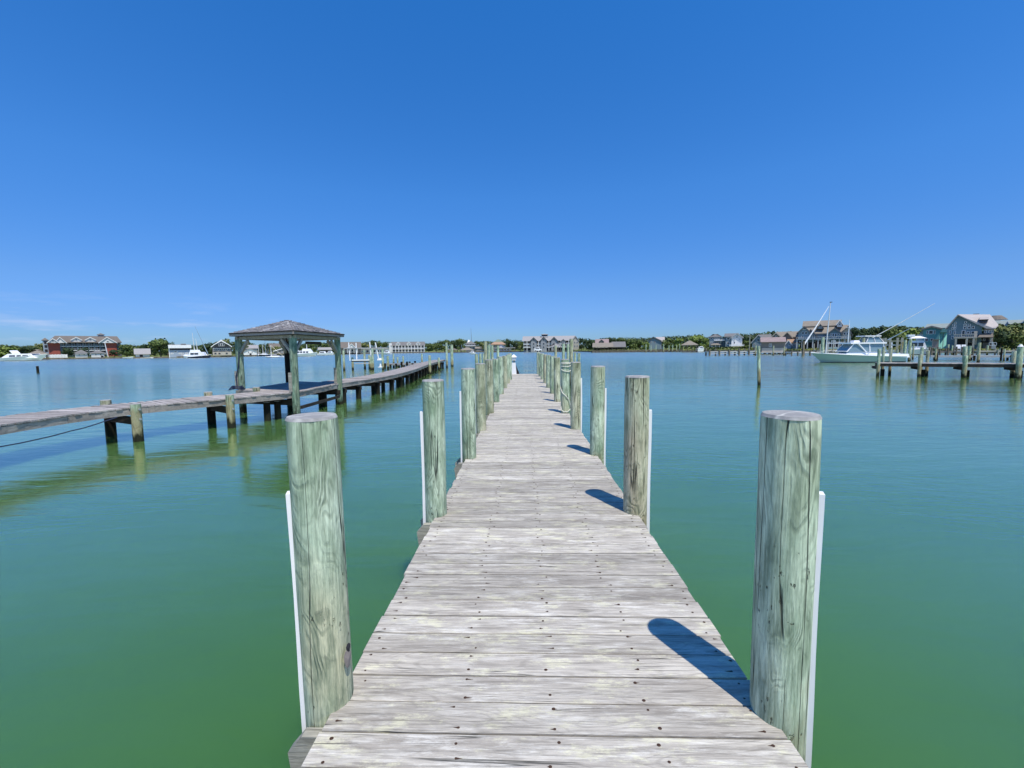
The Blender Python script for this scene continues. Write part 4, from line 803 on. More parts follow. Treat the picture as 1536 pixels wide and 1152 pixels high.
def shelter(name, lab, x0, x1, ye, yt, yb, D, rm='roof_tan', in_=None, z0=0, dep=7, np_=5):
    t = Th(name, lab, 'shelter', (x0+x1)/2, D, z0=z0, rz=math.atan(((x0+x1)/2-CX)/F)); t.hip(x0, x1, ye, yt, 0, dep, rm, in_=in_)
    xs = [x0+.6+(x1-x0-1.2)*i/(np_-1) for i in range(np_)]; t.posts(xs, ye+.2, yb, .2, 'bulk', .28); t.posts(xs, ye+.2, yb, dep-.3, 'bulk', .28); t.slab(x0, x1, yb-1.6, yb-1.1, -.3, dep+.3, 'bulk', 'floor'); return t
shelter('shore_shelter', 'open waterside shelter with pale hip roof left of the dock pilings', 690.5, 711, 525, 521, 529.2, 270, 'roof_tan', 4)
shelter('shore_shelter', 'open waterside shelter with dark hip roof against the wood, left of the dock', 671, 687, 525, 522.3, 529, 278, 'roof_brown', 3)
t = Th('orange_house', 'house with a green hip roof above terracotta eaves left of the dock', 'house', 746.5, 300, z0=LZ); t.box('wall', 'w_beige', 738, 757, 516.6, 528, 0, 10); t.hip(736.5, 758, 516.6, 513, -1, 11, 'roof_orange', in_=2.4); t.hip(741, 754, 513.2, 509, 1.5, 8, 'roof_green', in_=3); t.wins((741, 745, 750, 754), 519.5, 1.6, 2.4)
t = Th('white_shed', 'white gabled shed on the waterfront below the green roofed house', 'shed', 751, 285, z0=LZ); t.gaby(746, 757.5, 520.5, 516.5, 528, 0, 6, 'w_white', 'roof_pale', trim=None); t.wins((749.5, 754), 523, 1.3, 1.8)
t = Th('fish_house', 'long low fish house with a flat pale roof reaching toward the dock end', 'fish house', 762, 275, z0=0); t.box('roof', 'roof_pale', 739, 773, 521.2, 522.2, -1, 8); t.box('wall', 'w_pale', 741, 766, 522.25, 526.5, 0, 7); t.posts([741+4.4*i for i in range(8)], 522.2, 529.2, -.6, 'bulk', .3); t.wins([744+4.4*i for i in range(5)], 524.3, 2.2, 1.6); t.slab(739, 773, 526.6, 527.2, -1.2, 8, 'bulk', 'floor')
t = Th('low_cottage', 'low brown roofed cottage in the trees right of the radio mast', 'cottage', 720.5, 300, z0=LZ); t.gabx(713.5, 727.5, 522.6, 520.6, 528, 0, 6, 'w_brown', 'roof_tan'); t.wins((717, 721, 725), 525, 1.7, 2)
# big inn straight ahead
t = Th('gabled_inn', 'large pale roofed inn with three round windowed gable bays and a rooftop lookout straight ahead', 'inn', 826, 262, z0=LZ)
t.box('wall', 'w_grey', 785, 862, 510.5, 527.3, 2.5, 16); t.gabx(785, 862, 510.7, 504, 511, 1.5, 16, None, 'roof_pale', ov=.8)
for xc, w_, yt in ((800.5, 8.5, 506), (815.5, 9, 505.3), (831, 8.5, 505.8)):
    t.gaby(xc-w_/2, xc+w_/2, 510, yt, 527.3, 0, 8, 'w_grey', 'roof_brown', ov=.5, trim='w_dark')
    for y_ in (509.8, 515.6, 520.5): t.win(xc, y_, 2.0, 2.3, -.02, fr='w_pale')
for xc in (834, 845): t.gaby(xc-3.6, xc+3.6, 512.6, 509.3, 514.5, .5, 7, 'w_grey', 'roof_brown', ov=.3, trim='w_dark')
for yf in (516, 520.5):
    for a, b_ in ((785, 796), (805.2, 811), (820.2, 826.5), (835.6, 862)): t.box('balcony_floor', 'white', a, b_, yf, yf+.6, .6, 2.48); t.rail(a, b_, yf-1.9, yf-.02, .65, 'white')
for yf in (513.6, 518.3, 523.6):
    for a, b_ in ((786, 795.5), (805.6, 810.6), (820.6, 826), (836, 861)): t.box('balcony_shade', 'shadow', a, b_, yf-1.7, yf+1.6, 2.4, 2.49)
for a in (790.5, 808, 823.4, 841, 847, 853, 859): t.box('column', 'white', a-.3, a+.3, 511, 527.3, .4, .6)
t.part('lookout', 'w_dark', MB().box(t.X(812.3), t.X(821.3), 6.5, 10.5, t.Z(504.5), t.Z(501.2)), label='dark glazed rooftop lookout'); t.hip(812, 821.6, 501.1, 499.8, 6.3, 10.7, 'roof_pale'); t.box('lookout_base', 'white', 811.3, 822.3, 504.4, 505.4, 5.9, 11); t.box('lookout_window', 'glass', 813, 820.6, 501.7, 503.2, 6.4, 6.49)
t.gaby(858.5, 868, 511, 505, 525, -1.5, 6, 'w_beige', 'roof_brown', ov=.3, trim='w_pale'); t.wins((862, 865.5), 514, 1.4, 2.2, -1.55); t.wins((862, 865.5), 519.5, 1.4, 2.2, -1.55)
shelter('shore_shelter', 'pale roofed open pavilion in front of the large inn straight ahead', 826, 841.5, 519.5, 515.8, 528, 248, 'roof_pale', 5, z0=0)
t = Th('white_van', 'small white van parked at the foot of the inn straight ahead', 'van', 807, 256, z0=LZ); b = MB(); b.box(-2.2, 2.2, 0, 1.8, .35, 1.2); b.frus(-2.1, 1.5, .05, 1.75, 1.2, -1.9, .9, .2, 1.6, 2.0); t.part('body', 'gel', b); t.part('window', 'glass', MB().box(-1.6, .8, -.02, .08, 1.3, 1.8))
for x in (-1.4, 1.4): t.part('wheel', 'shadow', MB().tube([(x, -.05, .35), (x, .2, .35)], .35, 12))
# right of centre
t = Th('pink_roof_house', 'house with a faded pink roof and dormer behind the two boathouse roofs', 'house', 902.5, 235, z0=LZ); t.gabx(894, 912, 514.5, 509, 525, 0, 9, 'w_beige', 'roof_pink'); t.gaby(899, 905.5, 512.4, 509.8, 514, -.8, 4, 'w_brown', 'roof_brown', ov=.2, trim='w_dark')
def boatshed(lab, x0, x1, ye, yr, yb, D, rm):
    t = Th('boat_shelter', lab, 'boat shelter', (x0+x1)/2, D, rz=.2); t.gabx(x0+1, x1-1, ye, yr, ye+.3, 0, 9, None, rm, ov=.6)
    for xx in (x0+1, x1-1): t.part('gable', 'w_brown', MB().prism([(0, t.Z(ye)), (4.5, t.Z(yr+.3)), (9, t.Z(ye))], 'x', t.X(xx)-.1, t.X(xx)+.1))
    n = 6; xs = [x0+1+(x1-x0-2)*i/(n-1) for i in range(n)]; t.posts(xs, ye, yb, .2, 'bulk', .3); t.posts(xs, ye, yb, 8.8, 'bulk', .3); t.slab(x0, x1, yb-1.6, yb-1.0, -.6, 9.6, 'bulk', 'floor'); t.box('shade_panel', 'shadewood', x0+1, x1-1, ye+1.4, yb-1.7, 8.4, 8.6); return t  # dark sheet painted as the shade under the open roof
boatshed('open boat shelter with a long tan gable roof, the left of a touching pair', 889.5, 919, 520.3, 514.8, 528.4, 205, 'roof_tan'); boatshed('open boat shelter with a grey gable roof, the right of a touching pair', 918.5, 938, 520, 513, 528.2, 206, 'roof_grey')
t = Th('gable_house', 'blue grey house with a steep front gable in the wood right of the boat shelters', 'house', 983.5, 215, z0=LZ); t.gaby(973, 991, 511, 505.5, 526, 0, 10, 'w_blue', 'roof_grey', xr=979.5, trim='w_dark'); t.gabx(985, 995.5, 512, 506, 526, 1, 9, 'w_pale', 'roof_light'); t.wins((976.5, 982), 513, 1.5, 2.4)
def pier(name, lab, x0, x1, ydeck, ybase, n, rail=False, m='bulk', ptop=None, dep=1.8, pm_='bulk', pw=.28, th=.25, rz=0):
    pxc = (x0+x1)/2; D = CAMZ*F/(ybase-hy(pxc)); t = Th(name, lab, 'pier', pxc, D, rz=rz)
    t.part('deck', m, MB().box(t.X(x0), t.X(x1), 0, dep, t.Z(ydeck)-th, t.Z(ydeck)))
    for i in range(n):
        x = t.X(x0+(x1-x0)*(i+.15)/(n-.7))
        for d in (-pw/2-.01, dep+pw/2+.01): t.part('piling', pm_, MB().tube([(x, d, -1), (x, d, (t.Z(ptop) if ptop else t.Z(ydeck)+.25)+.2*math.sin(i*5+d))], pw/2, 8))
    if rail: t.part('lower_rail', m, MB().box(t.X(x0), t.X(x1), .05, .2, .35, .55))
    return t
pier('shore_pier', 'long low pier linking the twin boat shelters to the shore at right', 888, 1024, 525.3, 528.3, 26, ptop=524.6)
for i, (px, yt) in enumerate(((969, 516), (976.5, 518), (984, 517), (995.5, 516), (1003.5, 518), (1009, 517), (1015, 517.5), (1019.5, 516))):
    mpile(px, yt, 528.5, 1.3, ('far shore piling, %s from the left of the row left of the hip roofed shelter' % ('first', 'second', 'third', 'fourth', 'fifth', 'sixth', 'seventh', 'eighth')[i]), group='pilings in a row on the far shore by the hip roofed shelter', D=176)
shelter('shore_shelter', 'dark posted hip roofed shelter on the water under the yellow green trees right of centre', 1023, 1046, 517.2, 510.5, 528, 172, 'roof_tan', None, 0, 7, 4)
# houses 1063..1200
t = Th('grey_house', 'grey blue two storey hip roofed house with stacked porches, left of the white gable house', 'house', 1075, 178, z0=LZ)
t.box('wall', 'w_blue', 1064, 1080, 505, 520.5, 0, 10); t.hip(1063.5, 1081, 505, 500.8, 0, 10, 'roof_grey', in_=3.6); t.box('wall', 'w_slate', 1080.1, 1088, 506.5, 520.5, 1, 9); t.wins((1066.5, 1070.5), 507.5, 2.2, 2.2); t.wins((1075, 1078), 508.5, 1.6, 2); t.wins((1066.5, 1070.5, 1076), 514.3, 2, 2); t.box('porch_floor', 'white', 1071, 1087, 510.6, 511.2, -1.6, -.02); t.rail(1071, 1087, 509, 510.5, -1.5); t.hip(1067, 1080, 517, 515, -3, -.2, 'roof_tan', in_=1.2, name='porch_roof'); t.posts((1068, 1073.5, 1079), 517, 520.6, -2.8)
t = Th('white_gable_house', 'two storey house with a sunlit white gable end and grey roof behind the pier', 'house', 1100, 172, z0=LZ)
t.gabx(1088, 1106, 505, 500.3, 519.8, 1, 11, 'w_blue', 'roof_grey'); t.gaby(1097, 1113, 506, 500.2, 519.8, -1, 8, 'w_white', 'roof_grey', trim='w_pale'); t.win(1105, 505.8, 1.6, 1.8, -1.05); t.wins((1101.5, 1108.5), 509.5, 1.5, 2.4, -1.05, pane='w_pale'); t.win(1101.5, 514.2, 1.6, 2.4, -1.05); t.win(1092, 508, 3.6, 2.4, .95); t.win(1092, 514.5, 3.4, 2.6, .95); t.slab(1094, 1116, 518.3, 519, -4, -1.1, 'white', 'porch_floor'); t.rail(1094, 1116, 516.6, 518.2, -3.9)
t = Th('utility_pole', 'plain wooden utility pole between the white gable house and the long boathouse', 'pole', 1124.3, 158, z0=LZ); t.part('pole', 'beamx', MB().tube([(0, 0, 0), (0, 0, t.Z(503))], .2, 8, .15)); t.part('crossarm', 'beamx', MB().box(-.8, .8, -.08, .08, t.Z(504.6), t.Z(504.2)))
t = Th('steep_gable_house', 'blue grey house with a steep gable behind the left end of the long boathouse', 'house', 1143, 160, z0=LZ); t.gaby(1128, 1152, 512.5, 502.5, 521, 0, 10, 'w_blue', 'roof_grey', xr=1137, trim='w_pale'); t.gabx(1137, 1156, 508, 502.2, 521, 1, 9, None, 'roof_grey', ov=.2); t.win(1137, 510, 2.6, 4.4); t.wins((1131, 1142), 516, 2, 2.4)
t = Th('peach_house', 'tan roofed house with peach walls and bright white garage right of the long boathouse', 'house', 1176, 150, z0=LZ)
t.gabx(1165, 1197, 505.5, 497.6, 524, 2, 13, 'w_peach', 'roof_tan'); t.gaby(1156, 1171, 506, 499.3, 524, -1, 9, 'w_brown', 'roof_tan', ov=.5, trim='w_beige'); t.gaby(1173, 1187, 505.5, 498.5, 523, 0, 8, 'w_brown', 'roof_tan', trim='w_beige'); t.win(1164, 504.2, 2, 2, -1.05); t.gabx(1182.5, 1197, 514, 510, 524, -3, 1.5, 'w_white', 'roof_orange', ov=.4); t.box('door', 'w_pale', 1186.5, 1194, 517, 524, -3.08, -3.01)
t.gaby(1178, 1187, 516.5, 511, 524, -4, 0, 'w_bluep', 'roof_orange', ov=.3); t.win(1183.5, 516.8, 1.4, 2.2, -4.05)
t = Th('boathouse', 'long weathered boathouse on pilings with a faded pinkish metal roof and one white window', 'boathouse', 1160, 112, rz=.5)
t.box('wall', 'w_brown', 1142, 1178, 513, 528.3, .2, 6); t.part('roof', 'roof_pink', MB().prism([(-.5, t.Z(513.3)), (3.1, t.Z(506.3)), (6.7, t.Z(513.3)), (6.7, t.Z(512.6)), (3.1, t.Z(505.6)), (-.5, t.Z(512.6))], 'x', t.X(1140.5), t.X(1179.3))); t.part('gable', 'w_brown', MB().prism([(.2, t.Z(513)), (3.1, t.Z(506.6)), (6, t.Z(513))], 'x', t.X(1142), t.X(1142.5))); t.part('gable', 'w_brown', MB().prism([(.2, t.Z(513)), (3.1, t.Z(506.6)), (6, t.Z(513))], 'x', t.X(1177.5), t.X(1178)))
t.box('lower_boarding', 'w_beige', 1143, 1177.5, 521.5, 528.3, .08, .19); t.box('sill_band', 'shadow', 1142.5, 1177.5, 521, 521.5, .1, .19); t.win(1155.6, 517.9, 3.1, 4.2, .18, mull=1); t.slab(1140, 1186, 528.3, 529.2, -1, 6.4, 'w_pale', 'floor'); t.posts([1141+7.4*i for i in range(7)], 529.2, 536, -.7, 'bulk', .4, 'piling'); t.posts([1141+7.4*i for i in range(7)], 529.2, 536, 6, 'bulk', .4, 'piling')
for i, px in enumerate((1133.8, 1160.3, 1176.5)):
    mpile(px, (518, 518.5, 520)[i], 533.2, 2.0, ('left', 'middle', 'right')[i]+'most of three pilings standing before the long pink roofed boathouse', m='pile_tan')
pier('shore_pier', 'grey fixed pier with a lower rail running left from the long pink roofed boathouse', 1062, 1140, 526.6, 533, 6, rail=True, ptop=523.5, m='w_pale', dep=1.6, pw=.4)
pier('shore_pier', 'grey pier between the long boathouse and the bow of the teal fishing boat', 1186, 1226, 527.8, 533.3, 5, m='w_pale', ptop=526.5)
pier('shore_pier', 'far dark pier behind the bow of the teal fishing boat', 1228, 1300, 524.5, 531, 8, m='w_beige', ptop=516, pm_='beamx')
# big grey house
t = Th('big_grey_house', 'big grey shingled house with many gables and tan roofs behind the fishing boat bow', 'house', 1236, 138, z0=LZ)
t.gabx(1204, 1259, 488, 480, 505, 5, 13, 'w_dark', 'roof_tan'); t.gabx(1208, 1270, 500, 488.5, 518, .5, 11, 'w_blue', 'roof_tan', ov=.4)
t.gaby(1197, 1214, 497.5, 489.5, 509, -1.5, 8, 'w_blue', 'roof_tan', ov=.5, trim='w_dark'); t.win(1206, 492.5, 4, 1.8, -1.55); t.wins((1204, 1208.5), 499, 2.6, 3.6, -1.55); t.win(1203.5, 505, 3, 2.4, -1.55)
t.gaby(1209, 1223, 502, 494, 513, -.6, 6, 'w_slate', 'roof_tan', xr=1215, trim='w_dark'); t.win(1219.5, 504.5, 2, 4.4, -.65)
t.gaby(1241, 1261, 500.5, 493.5, 513, -1.8, 6, 'w_slate', 'roof_tan', trim='w_dark'); t.wins((1249.2, 1252.6), 503.5, 2, 5, -1.85); t.wins((1245.5, 1256.8), 502.5, 1.6, 2.8, -1.85)
t.gaby(1260.5, 1275.5, 500, 491.3, 516, -1, 6, 'w_beige', 'roof_tan', xr=1271, trim='w_dark'); t.wins((1266, 1270.5), 501.5, 2.4, 3, -1.05); t.wins((1266, 1270.5), 508.5, 2.4, 3, -1.05)
t.gaby(1254.5, 1262, 486, 481, 491, 1.5, 10, 'w_white', 'roof_tan', ov=.3); t.win(1258, 487, 2, 2, 1.45); t.gaby(1225, 1233, 491, 486.5, 493, 1, 6, 'w_blue', 'roof_tan', ov=.3, trim='w_dark'); t.win(1229, 490.5, 2.6, 1.6, .95)
t.slab(1195, 1275, 508.3, 509.2, -4, -.4, 'w_blue', 'porch_floor'); t.rail(1195, 1275, 505.2, 508.2, -3.9, 'w_pale'); t.posts([1196+7.8*i for i in range(11)], 509.2, 523, -3.7, 'w_pale', .3); t.box('opening', 'shadow', 1200, 1262, 510.5, 521, .3, .45)
t.box('garage_door', 'w_pale', 1263, 1273, 512, 521, -1.12, -1.04)
t = Th('lift_frame', 'row of white boat lift beams with a small boat cradle before the big grey house', 'boat lift', 1252, 118, rz=.6); t.part('beam', 'white', MB().box(t.X(1241), t.X(1267), 0, .3, t.Z(515.5), t.Z(514.6))); t.posts((1242, 1250, 1258, 1266), 515, 533, 0, 'w_pale', .28); t.part('beam', 'white', MB().box(t.X(1241), t.X(1267), 3, 3.3, t.Z(513.8), t.Z(513))); t.posts((1243, 1265), 513, 533, 3, 'w_pale', .28)
t = Th('small_boat', 'small white boat hanging in the lift before the big grey house', 'boat', 1252, 119, rz=.6); t.o.location.z = 0; h_ = MB(); h_.frus(t.X(1244), t.X(1262), .6, 2.4, t.Z(523.5), t.X(1242), t.X(1264), .4, 2.6, t.Z(520.5)); t.part('hull', 'gel', h_); t.part('canopy', 'gel', MB().box(t.X(1247), t.X(1254), .8, 2.2, t.Z(511.8), t.Z(511))); t.posts((1247.5, 1253.5), 511.5, 521, .9, 'alum', .08, 'canopy_post')
# poles by the fishing boat
t = Th('light_pole', 'very tall thin white pole with a small head above the bow of the fishing boat', 'pole', 1239, 75); t.part('pole', 'alum', MB().tube([(0, 0, 0), (.1, 0, t.Z(510)), (t.X(1242.7), 0, t.Z(454.5))], .13, 8, .06)); t.part('head', 'shadow', MB().box(t.X(1241.8), t.X(1244.8), -.1, .1, t.Z(454.5), t.Z(453.6)))
t = Th('outrigger_pole', 'long white pole leaning steeply to the right, left of the tall thin pole', 'pole', 1206, 90); t.part('pole', 'gel', MB().tube([(0, 0, t.Z(517)), (t.X(1222), 0, t.Z(492)), (t.X(1240.5), 0, t.Z(460.5))], .16, 8, .05)); t.part('foot_post', 'bulk', MB().box(-.3, .05, -.2, .2, -1, t.Z(512)))
t = Th('flag_pole', 'white mast standing at the right corner of the big grey house', 'pole', 1271.5, 120, z0=LZ); t.part('pole', 'gel', MB().tube([(0, 0, 0), (.1, 0, t.Z(496)), (.15, 0, t.Z(480))], .16, 8, .05)); t.part('spreader', 'gel', MB().box(-.5, .7, -.04, .04, t.Z(492), t.Z(491.4)))
mpile(1234, 506, 543.2, 4.4, 'tall mooring piling at the bow of the teal fishing boat'); mpile(1295, 507, 543.5, 4.0, 'tall mooring piling amidships in front of the teal fishing boat', m='pile_tan')
#====RIGHT====
# ------------------------------------------------------------------ right-hand dock
Dr = CAMZ*F/(565.5-hy(1400)); t = Th('side_dock', 'long dark edged dock crossing the right edge of the picture on paired pilings', 'dock', 1400, Dr, rz=.55)
zd = t.Z(544.9)
bm_ = MB(); x = t.X(1321); xe = t.X(1640)
while x < xe: bm_.box(x, x+.138, 0, 1.6, zd-.045, zd+random.uniform(-.004, .004)); x += .146
t.part('deck_boards', 'plank_left', bm_); t.part('side_beam', 'shadewood', MB().box(t.X(1321), xe, .02, .07, zd-.26, zd-.05)); t.part('side_beam', 'shadewood', MB().box(t.X(1321), xe, 1.5, 1.55, zd-.32, zd-.05))
for i, (px, yt, w_, d, m_) in enumerate(((1318.5, 523, 4.2, -.2, 'pile'), (1380.5, 532, 4.4, -.2, 'pile_tan'), (1448.5, 533, 5.2, -.2, 'pile'), (1529.5, 520, 6.2, -.2, 'pile'), (1326, 520, 4, 1.85, 'pile'), (1338, 521.5, 4, 1.85, 'pile_tan'), (1387.2, 521, 4.4, 1.85, 'pile'), (1397, 526, 4.2, 1.85, 'pile_tan'), (1456, 519.5, 5, 1.85, 'pile'), (1535, 527, 5, 1.85, 'pile'), (1610, 527, 5, -.2, 'pile'))):
    r_ = w_*t.k/2; z1 = t.Zp(px, yt)
    px2 = px if d < 0 else px+8
    o = piling(t.o, t.X(px2), d, r_, z1, 600+i, M[m_], name='piling', n=14, rings=8)
    if i == 3: MB().tube([(0, 0, z1+.01), (0, 0, z1+.05), (0, 0, z1+.16)], r_*1.05, 14, r_*.4).build('cap', M['white'], o)
    if d < 0: t.part('cross_beam', 'shadewood', MB().box(t.X(px2)-.1, t.X(px2)+.1, -.1, 1.65, zd-.47, zd-.28)); o2 = piling(t.o, t.X(px2)+.45, .9, .13, zd-.5, 640+i, M['pile_dark'], name='piling', n=12, rings=6)
# pilings and piers beyond
for px, yt, yb, w_, lab, m_ in ((1358, 510, 541.5, 3.8, 'left of two tall green wrapped pilings right of the fishing boat', 'pile'), (1365.5, 508, 541.5, 3.8, 'right of two tall green wrapped pilings right of the fishing boat', 'pile'), (1370.5, 516, 539, 2.4, 'slim piling just right of the pair of tall green pilings', 'pile_tan'),
        (1405, 523, 541.3, 2.6, 'piling holding the left end of the second dock on the right', 'pile_tan'), (1469.5, 514, 544, 3.6, 'tall dark mooring piling standing clear before the slate blue house', 'pile_tan'), (1455.5, 519, 541, 3.6, 'pale piling hidden partly by the dock piling before the slate blue house', 'pile'),
        (1503.5, 522, 541, 2.4, 'left of two thin pilings close together near the right edge', 'pile_dark'), (1508, 523.5, 541.3, 2.4, 'right of two thin pilings close together near the right edge', 'pile_tan'), (1423, 516.5, 533, 2.2, 'thin piling in front of the turquoise panelled house', 'pile'), (1429, 518, 532, 2.0, 'thin piling at the left corner of the slate blue house', 'pile'),
        (1482, 518, 532.5, 2.2, 'thin piling before the lawn, just right of the slate blue house', 'pile'), (1501.5, 522, 531.8, 2, 'short thin piling before the lawn near the right edge', 'pile'), (1347, 524, 541.5, 3, 'piling at the stern of the teal fishing boat', 'pile_tan')):
    mpile(px, yt, yb, w_, lab, m=m_)
pier('catwalk', 'narrow second dock behind the right-hand dock with a dark edge', 1398, 1640, 533.3, 540.8, 5, rz=.6, m='w_pale', dep=1.1, ptop=531, pm_='pile_dark', pw=.25)
pier('catwalk', 'third low dock nearest the lawn on the right', 1466, 1640, 525.6, 532.5, 7, rz=.6, m='w_beige', dep=1.2, ptop=522, pw=.25, pm_='beamx')
pier('catwalk', 'dark third dock below the turquoise panelled house', 1396, 1462, 527, 533, 6, rz=.6, m='w_brown', dep=1.4, ptop=521, pw=.28)
# boat lift clutter between fishing boat and teal house
t = Th('boat_lift', 'timber boat lift with white bunks and yellow straps right of the fishing boat', 'boat lift', 1347, 80, rz=.6)
t.posts((1328, 1335, 1346, 1353), 506.5, 536, 0, 'beamx', .34, 'piling'); t.posts((1329, 1352), 507, 536, 4, 'beamx', .34, 'piling'); t.part('beam', 'beamx', MB().box(t.X(1326), t.X(1356), -.15, .15, t.Z(512.2), t.Z(511))); t.part('bunk', 'white', MB().box(t.X(1328), t.X(1350), .2, .5, t.Z(518.4), t.Z(516.6)))
t.part('strap', 'yellow', MB().bar((t.X(1354), -.1, t.Z(513)), (t.X(1341), -.1, t.Z(528)), .14, .06)); t.part('strap', 'yellow', MB().bar((t.X(1354.5), -.1, t.Z(513)), (t.X(1353), -.1, t.Z(524)), .25, .06))
t = Th('small_boat', 'small white skiff slung in the timber boat lift', 'boat', 1338, 82, rz=.6); t.part('hull', 'gel', MB().frus(t.X(1330), t.X(1344), .3, 1.9, t.Z(528), t.X(1328), t.X(1347), .2, 2, t.Z(525))); t.part('console', 'gel', MB().box(t.X(1336), t.X(1340), .8, 1.4, t.Z(525), t.Z(513.5)))
t = Th('cabin_cruiser', 'white flybridge cabin cruiser in front of the teal house', 'boat', 1377, 92, rz=.6)
hull(t, 1360, 1398, 522, 524.5, 'gel', beam=3.4, bow='right'); t.part('deckhouse', 'gel', MB().frus(t.X(1362), t.X(1390), -1.3, 1.3, t.Z(524), t.X(1364), t.X(1384), -1.15, 1.15, t.Z(511)))
t.part('cabin_window', 'glass', MB().box(t.X(1366), t.X(1374), -1.36, -1.1, t.Z(519), t.Z(514))); t.part('cabin_window', 'glass', MB().box(t.X(1376), t.X(1383), -1.36, -1.1, t.Z(519), t.Z(514))); t.part('canopy', 'gel', MB().frus(t.X(1361), t.X(1388), -1.5, 1.5, t.Z(507.5), t.X(1370), t.X(1378), -1, 1, t.Z(504.2))); t.posts((1363, 1372, 1384), 507.5, 511, -1.2, 'alum', .1, 'canopy_post'); t.part('flybridge', 'gel', MB().box(t.X(1360), t.X(1370), -1.2, 1.2, t.Z(505), t.Z(501.8)))
t = Th('storage_box', 'weathered wooden box shelter on the dock right of the cabin cruiser', 'shed', 1404, 88, rz=.7); t.box('wall', 'w_brown', 1400, 1408, 510, 521, 0, 2.2); t.box('roof', 'roof_brown', 1399, 1409, 509, 509.9, -.3, 2.5); t.posts((1400.5, 1407.5), 521, 533, .2, 'bulk', .2, 'leg'); t.slab(1396, 1412, 521.1, 522, -.5, 2.6, 'beamx', 'floor')
# teal house
t = Th('teal_house', 'teal house with a grey hip roof and a bright turquoise end wall', 'house', 1403, 118, z0=LZ)
t.box('wall', 'w_teal', 1383.5, 1408.3, 493, 523, 0, 9); t.gaby(1383.5, 1408.3, 493, 489.8, 493.5, 0, 9, 'w_teal', 'roof_teal', ov=.5, trim='w_brown'); t.part('roof', 'roof_teal', MB().frus(t.X(1384), t.X(1426), 1.5, 12, t.Z(492), t.X(1388), t.X(1424), 6, 8, t.Z(484.8)))
b = MB(); xa, xb = t.X(1408.4), t.X(1421.5)
for z_ in (t.Z(523), t.Z(499)): b.v += [(xa, .1, z_), (xb, 3.4, z_), (xb, 8, z_), (xa, 8, z_)]
b.f = [(3,2,1,0),(4,5,6,7),(0,1,5,4),(1,2,6,5),(2,3,7,6),(3,0,4,7)]; t.part('wall', 'w_turq', b); t.box('band', 'w_teal', 1408.4, 1421.5, 493, 498.9, 0, 8); t.box('corner_board', 'w_white', 1414.4, 1415.2, 499, 523, 1.5, 1.9); t.win(1395.3, 498.3, 5.2, 4.6, -.02); t.wins((1389.8, 1400.8), 498.3, 1.5, 4.6, -.02); t.wins((1389.5, 1397.5), 509.5, 4, 3.4, -.02); t.part('lean_to', 'roof_teal', MB().frus(t.X(1377), t.X(1383.4), 2, 8, t.Z(501), t.X(1382.5), t.X(1383.4), 2, 8, t.Z(494))); t.box('wall', 'w_white', 1374, 1383.4, 501.1, 523, 2, 8)
# slate blue house
t = Th('slate_house', 'tall slate blue house with a steep glazed gable and broad pale roof', 'house', 1452, 108, z0=LZ)
X0, X1, XA = t.X(1419.5), t.X(1475), t.X(1433.5); zg = 0; za = t.Z(471.8)
t.part('wall', 'w_slate', MB().prism([(X0, zg), (X0, t.Z(489)), (XA, za), (X1-.4, t.Z(491)), (X1-.4, zg)], 'y', 0, 6))
t.box('wall', 'w_brown', 1474.7, 1489.5, 493, 523, .6, 9)
# broad roof: slope falling toward the right front
r = MB(); r.add([(XA, -.8, za+.1), (t.X(1483), 7.5, t.Z(471.5)), (t.X(1496.5), 3, t.Z(488.5)), (t.X(1491), -.9, t.Z(493)), (t.X(1478), -.9, t.Z(492.5)), (XA, -.8, za-.12), (t.X(1483), 7.5, t.Z(471.5)-.25), (t.X(1496.5), 3, t.Z(488.5)-.25), (t.X(1491), -.9, t.Z(493)-.25), (t.X(1478), -.9, t.Z(492.5)-.25)],
    [(0,1,2,3,4),(9,8,7,6,5),(0,4,9,5),(4,3,8,9),(3,2,7,8),(2,1,6,7),(1,0,5,6)]); t.part('roof', 'roof_light', r)
r = MB(); r.add([(XA, -.8, za+.1), (t.X(1483), 7.5, t.Z(471.5)), (t.X(1440), 13, t.Z(488)), (t.X(1416.5), -.8, t.Z(491.5)), (XA, -.8, za-.2), (t.X(1483), 7.5, t.Z(471.5)-.25), (t.X(1440), 13, t.Z(488)-.25), (t.X(1416.5), -.8, t.Z(491.5)-.3)], [(0,3,2,1),(4,5,6,7),(0,4,7,3),(3,7,6,2)]); t.part('roof', 'roof_light', r)
t.part('dormer', 'w_dark', MB().frus(t.X(1467.5), t.X(1479), -.6, 3, t.Z(484.6), t.X(1469), t.X(1480), 1, 4, t.Z(477.5)))
t.part('dormer_roof', 'roof_light', MB().frus(t.X(1466), t.X(1480.5), -1.2, 4, t.Z(480.4), t.X(1467), t.X(1480), .4, 4, t.Z(476.4))); t.box('chimney_cap', 'w_grey', 1456.5, 1466, 469.9, 470.8, 5, 6)
for x, y_, w_, h_ in ((1446, 483.5, 2.6, 2), (1445.5, 487.6, 3, 1.9), (1451.8, 487.6, 3, 1.9), (1445.5, 491.5, 3, 3), (1451.8, 491.5, 3, 3), (1458, 491.5, 3, 3), (1428, 487, 1.8, 2.2), (1431, 484, 1.6, 2.2), (1427.5, 492, 1.8, 2.6), (1431.2, 488.5, 1.6, 2.4), (1431, 492, 1.6, 2.4), (1424, 498, 2, 5), (1431, 498.5, 1.8, 5), (1428, 506, 2, 4), (1444, 500, 4, 8.5), (1451, 499, 3, 3), (1458, 499, 4, 3.4)): t.win(x, y_, w_, h_, -.02)
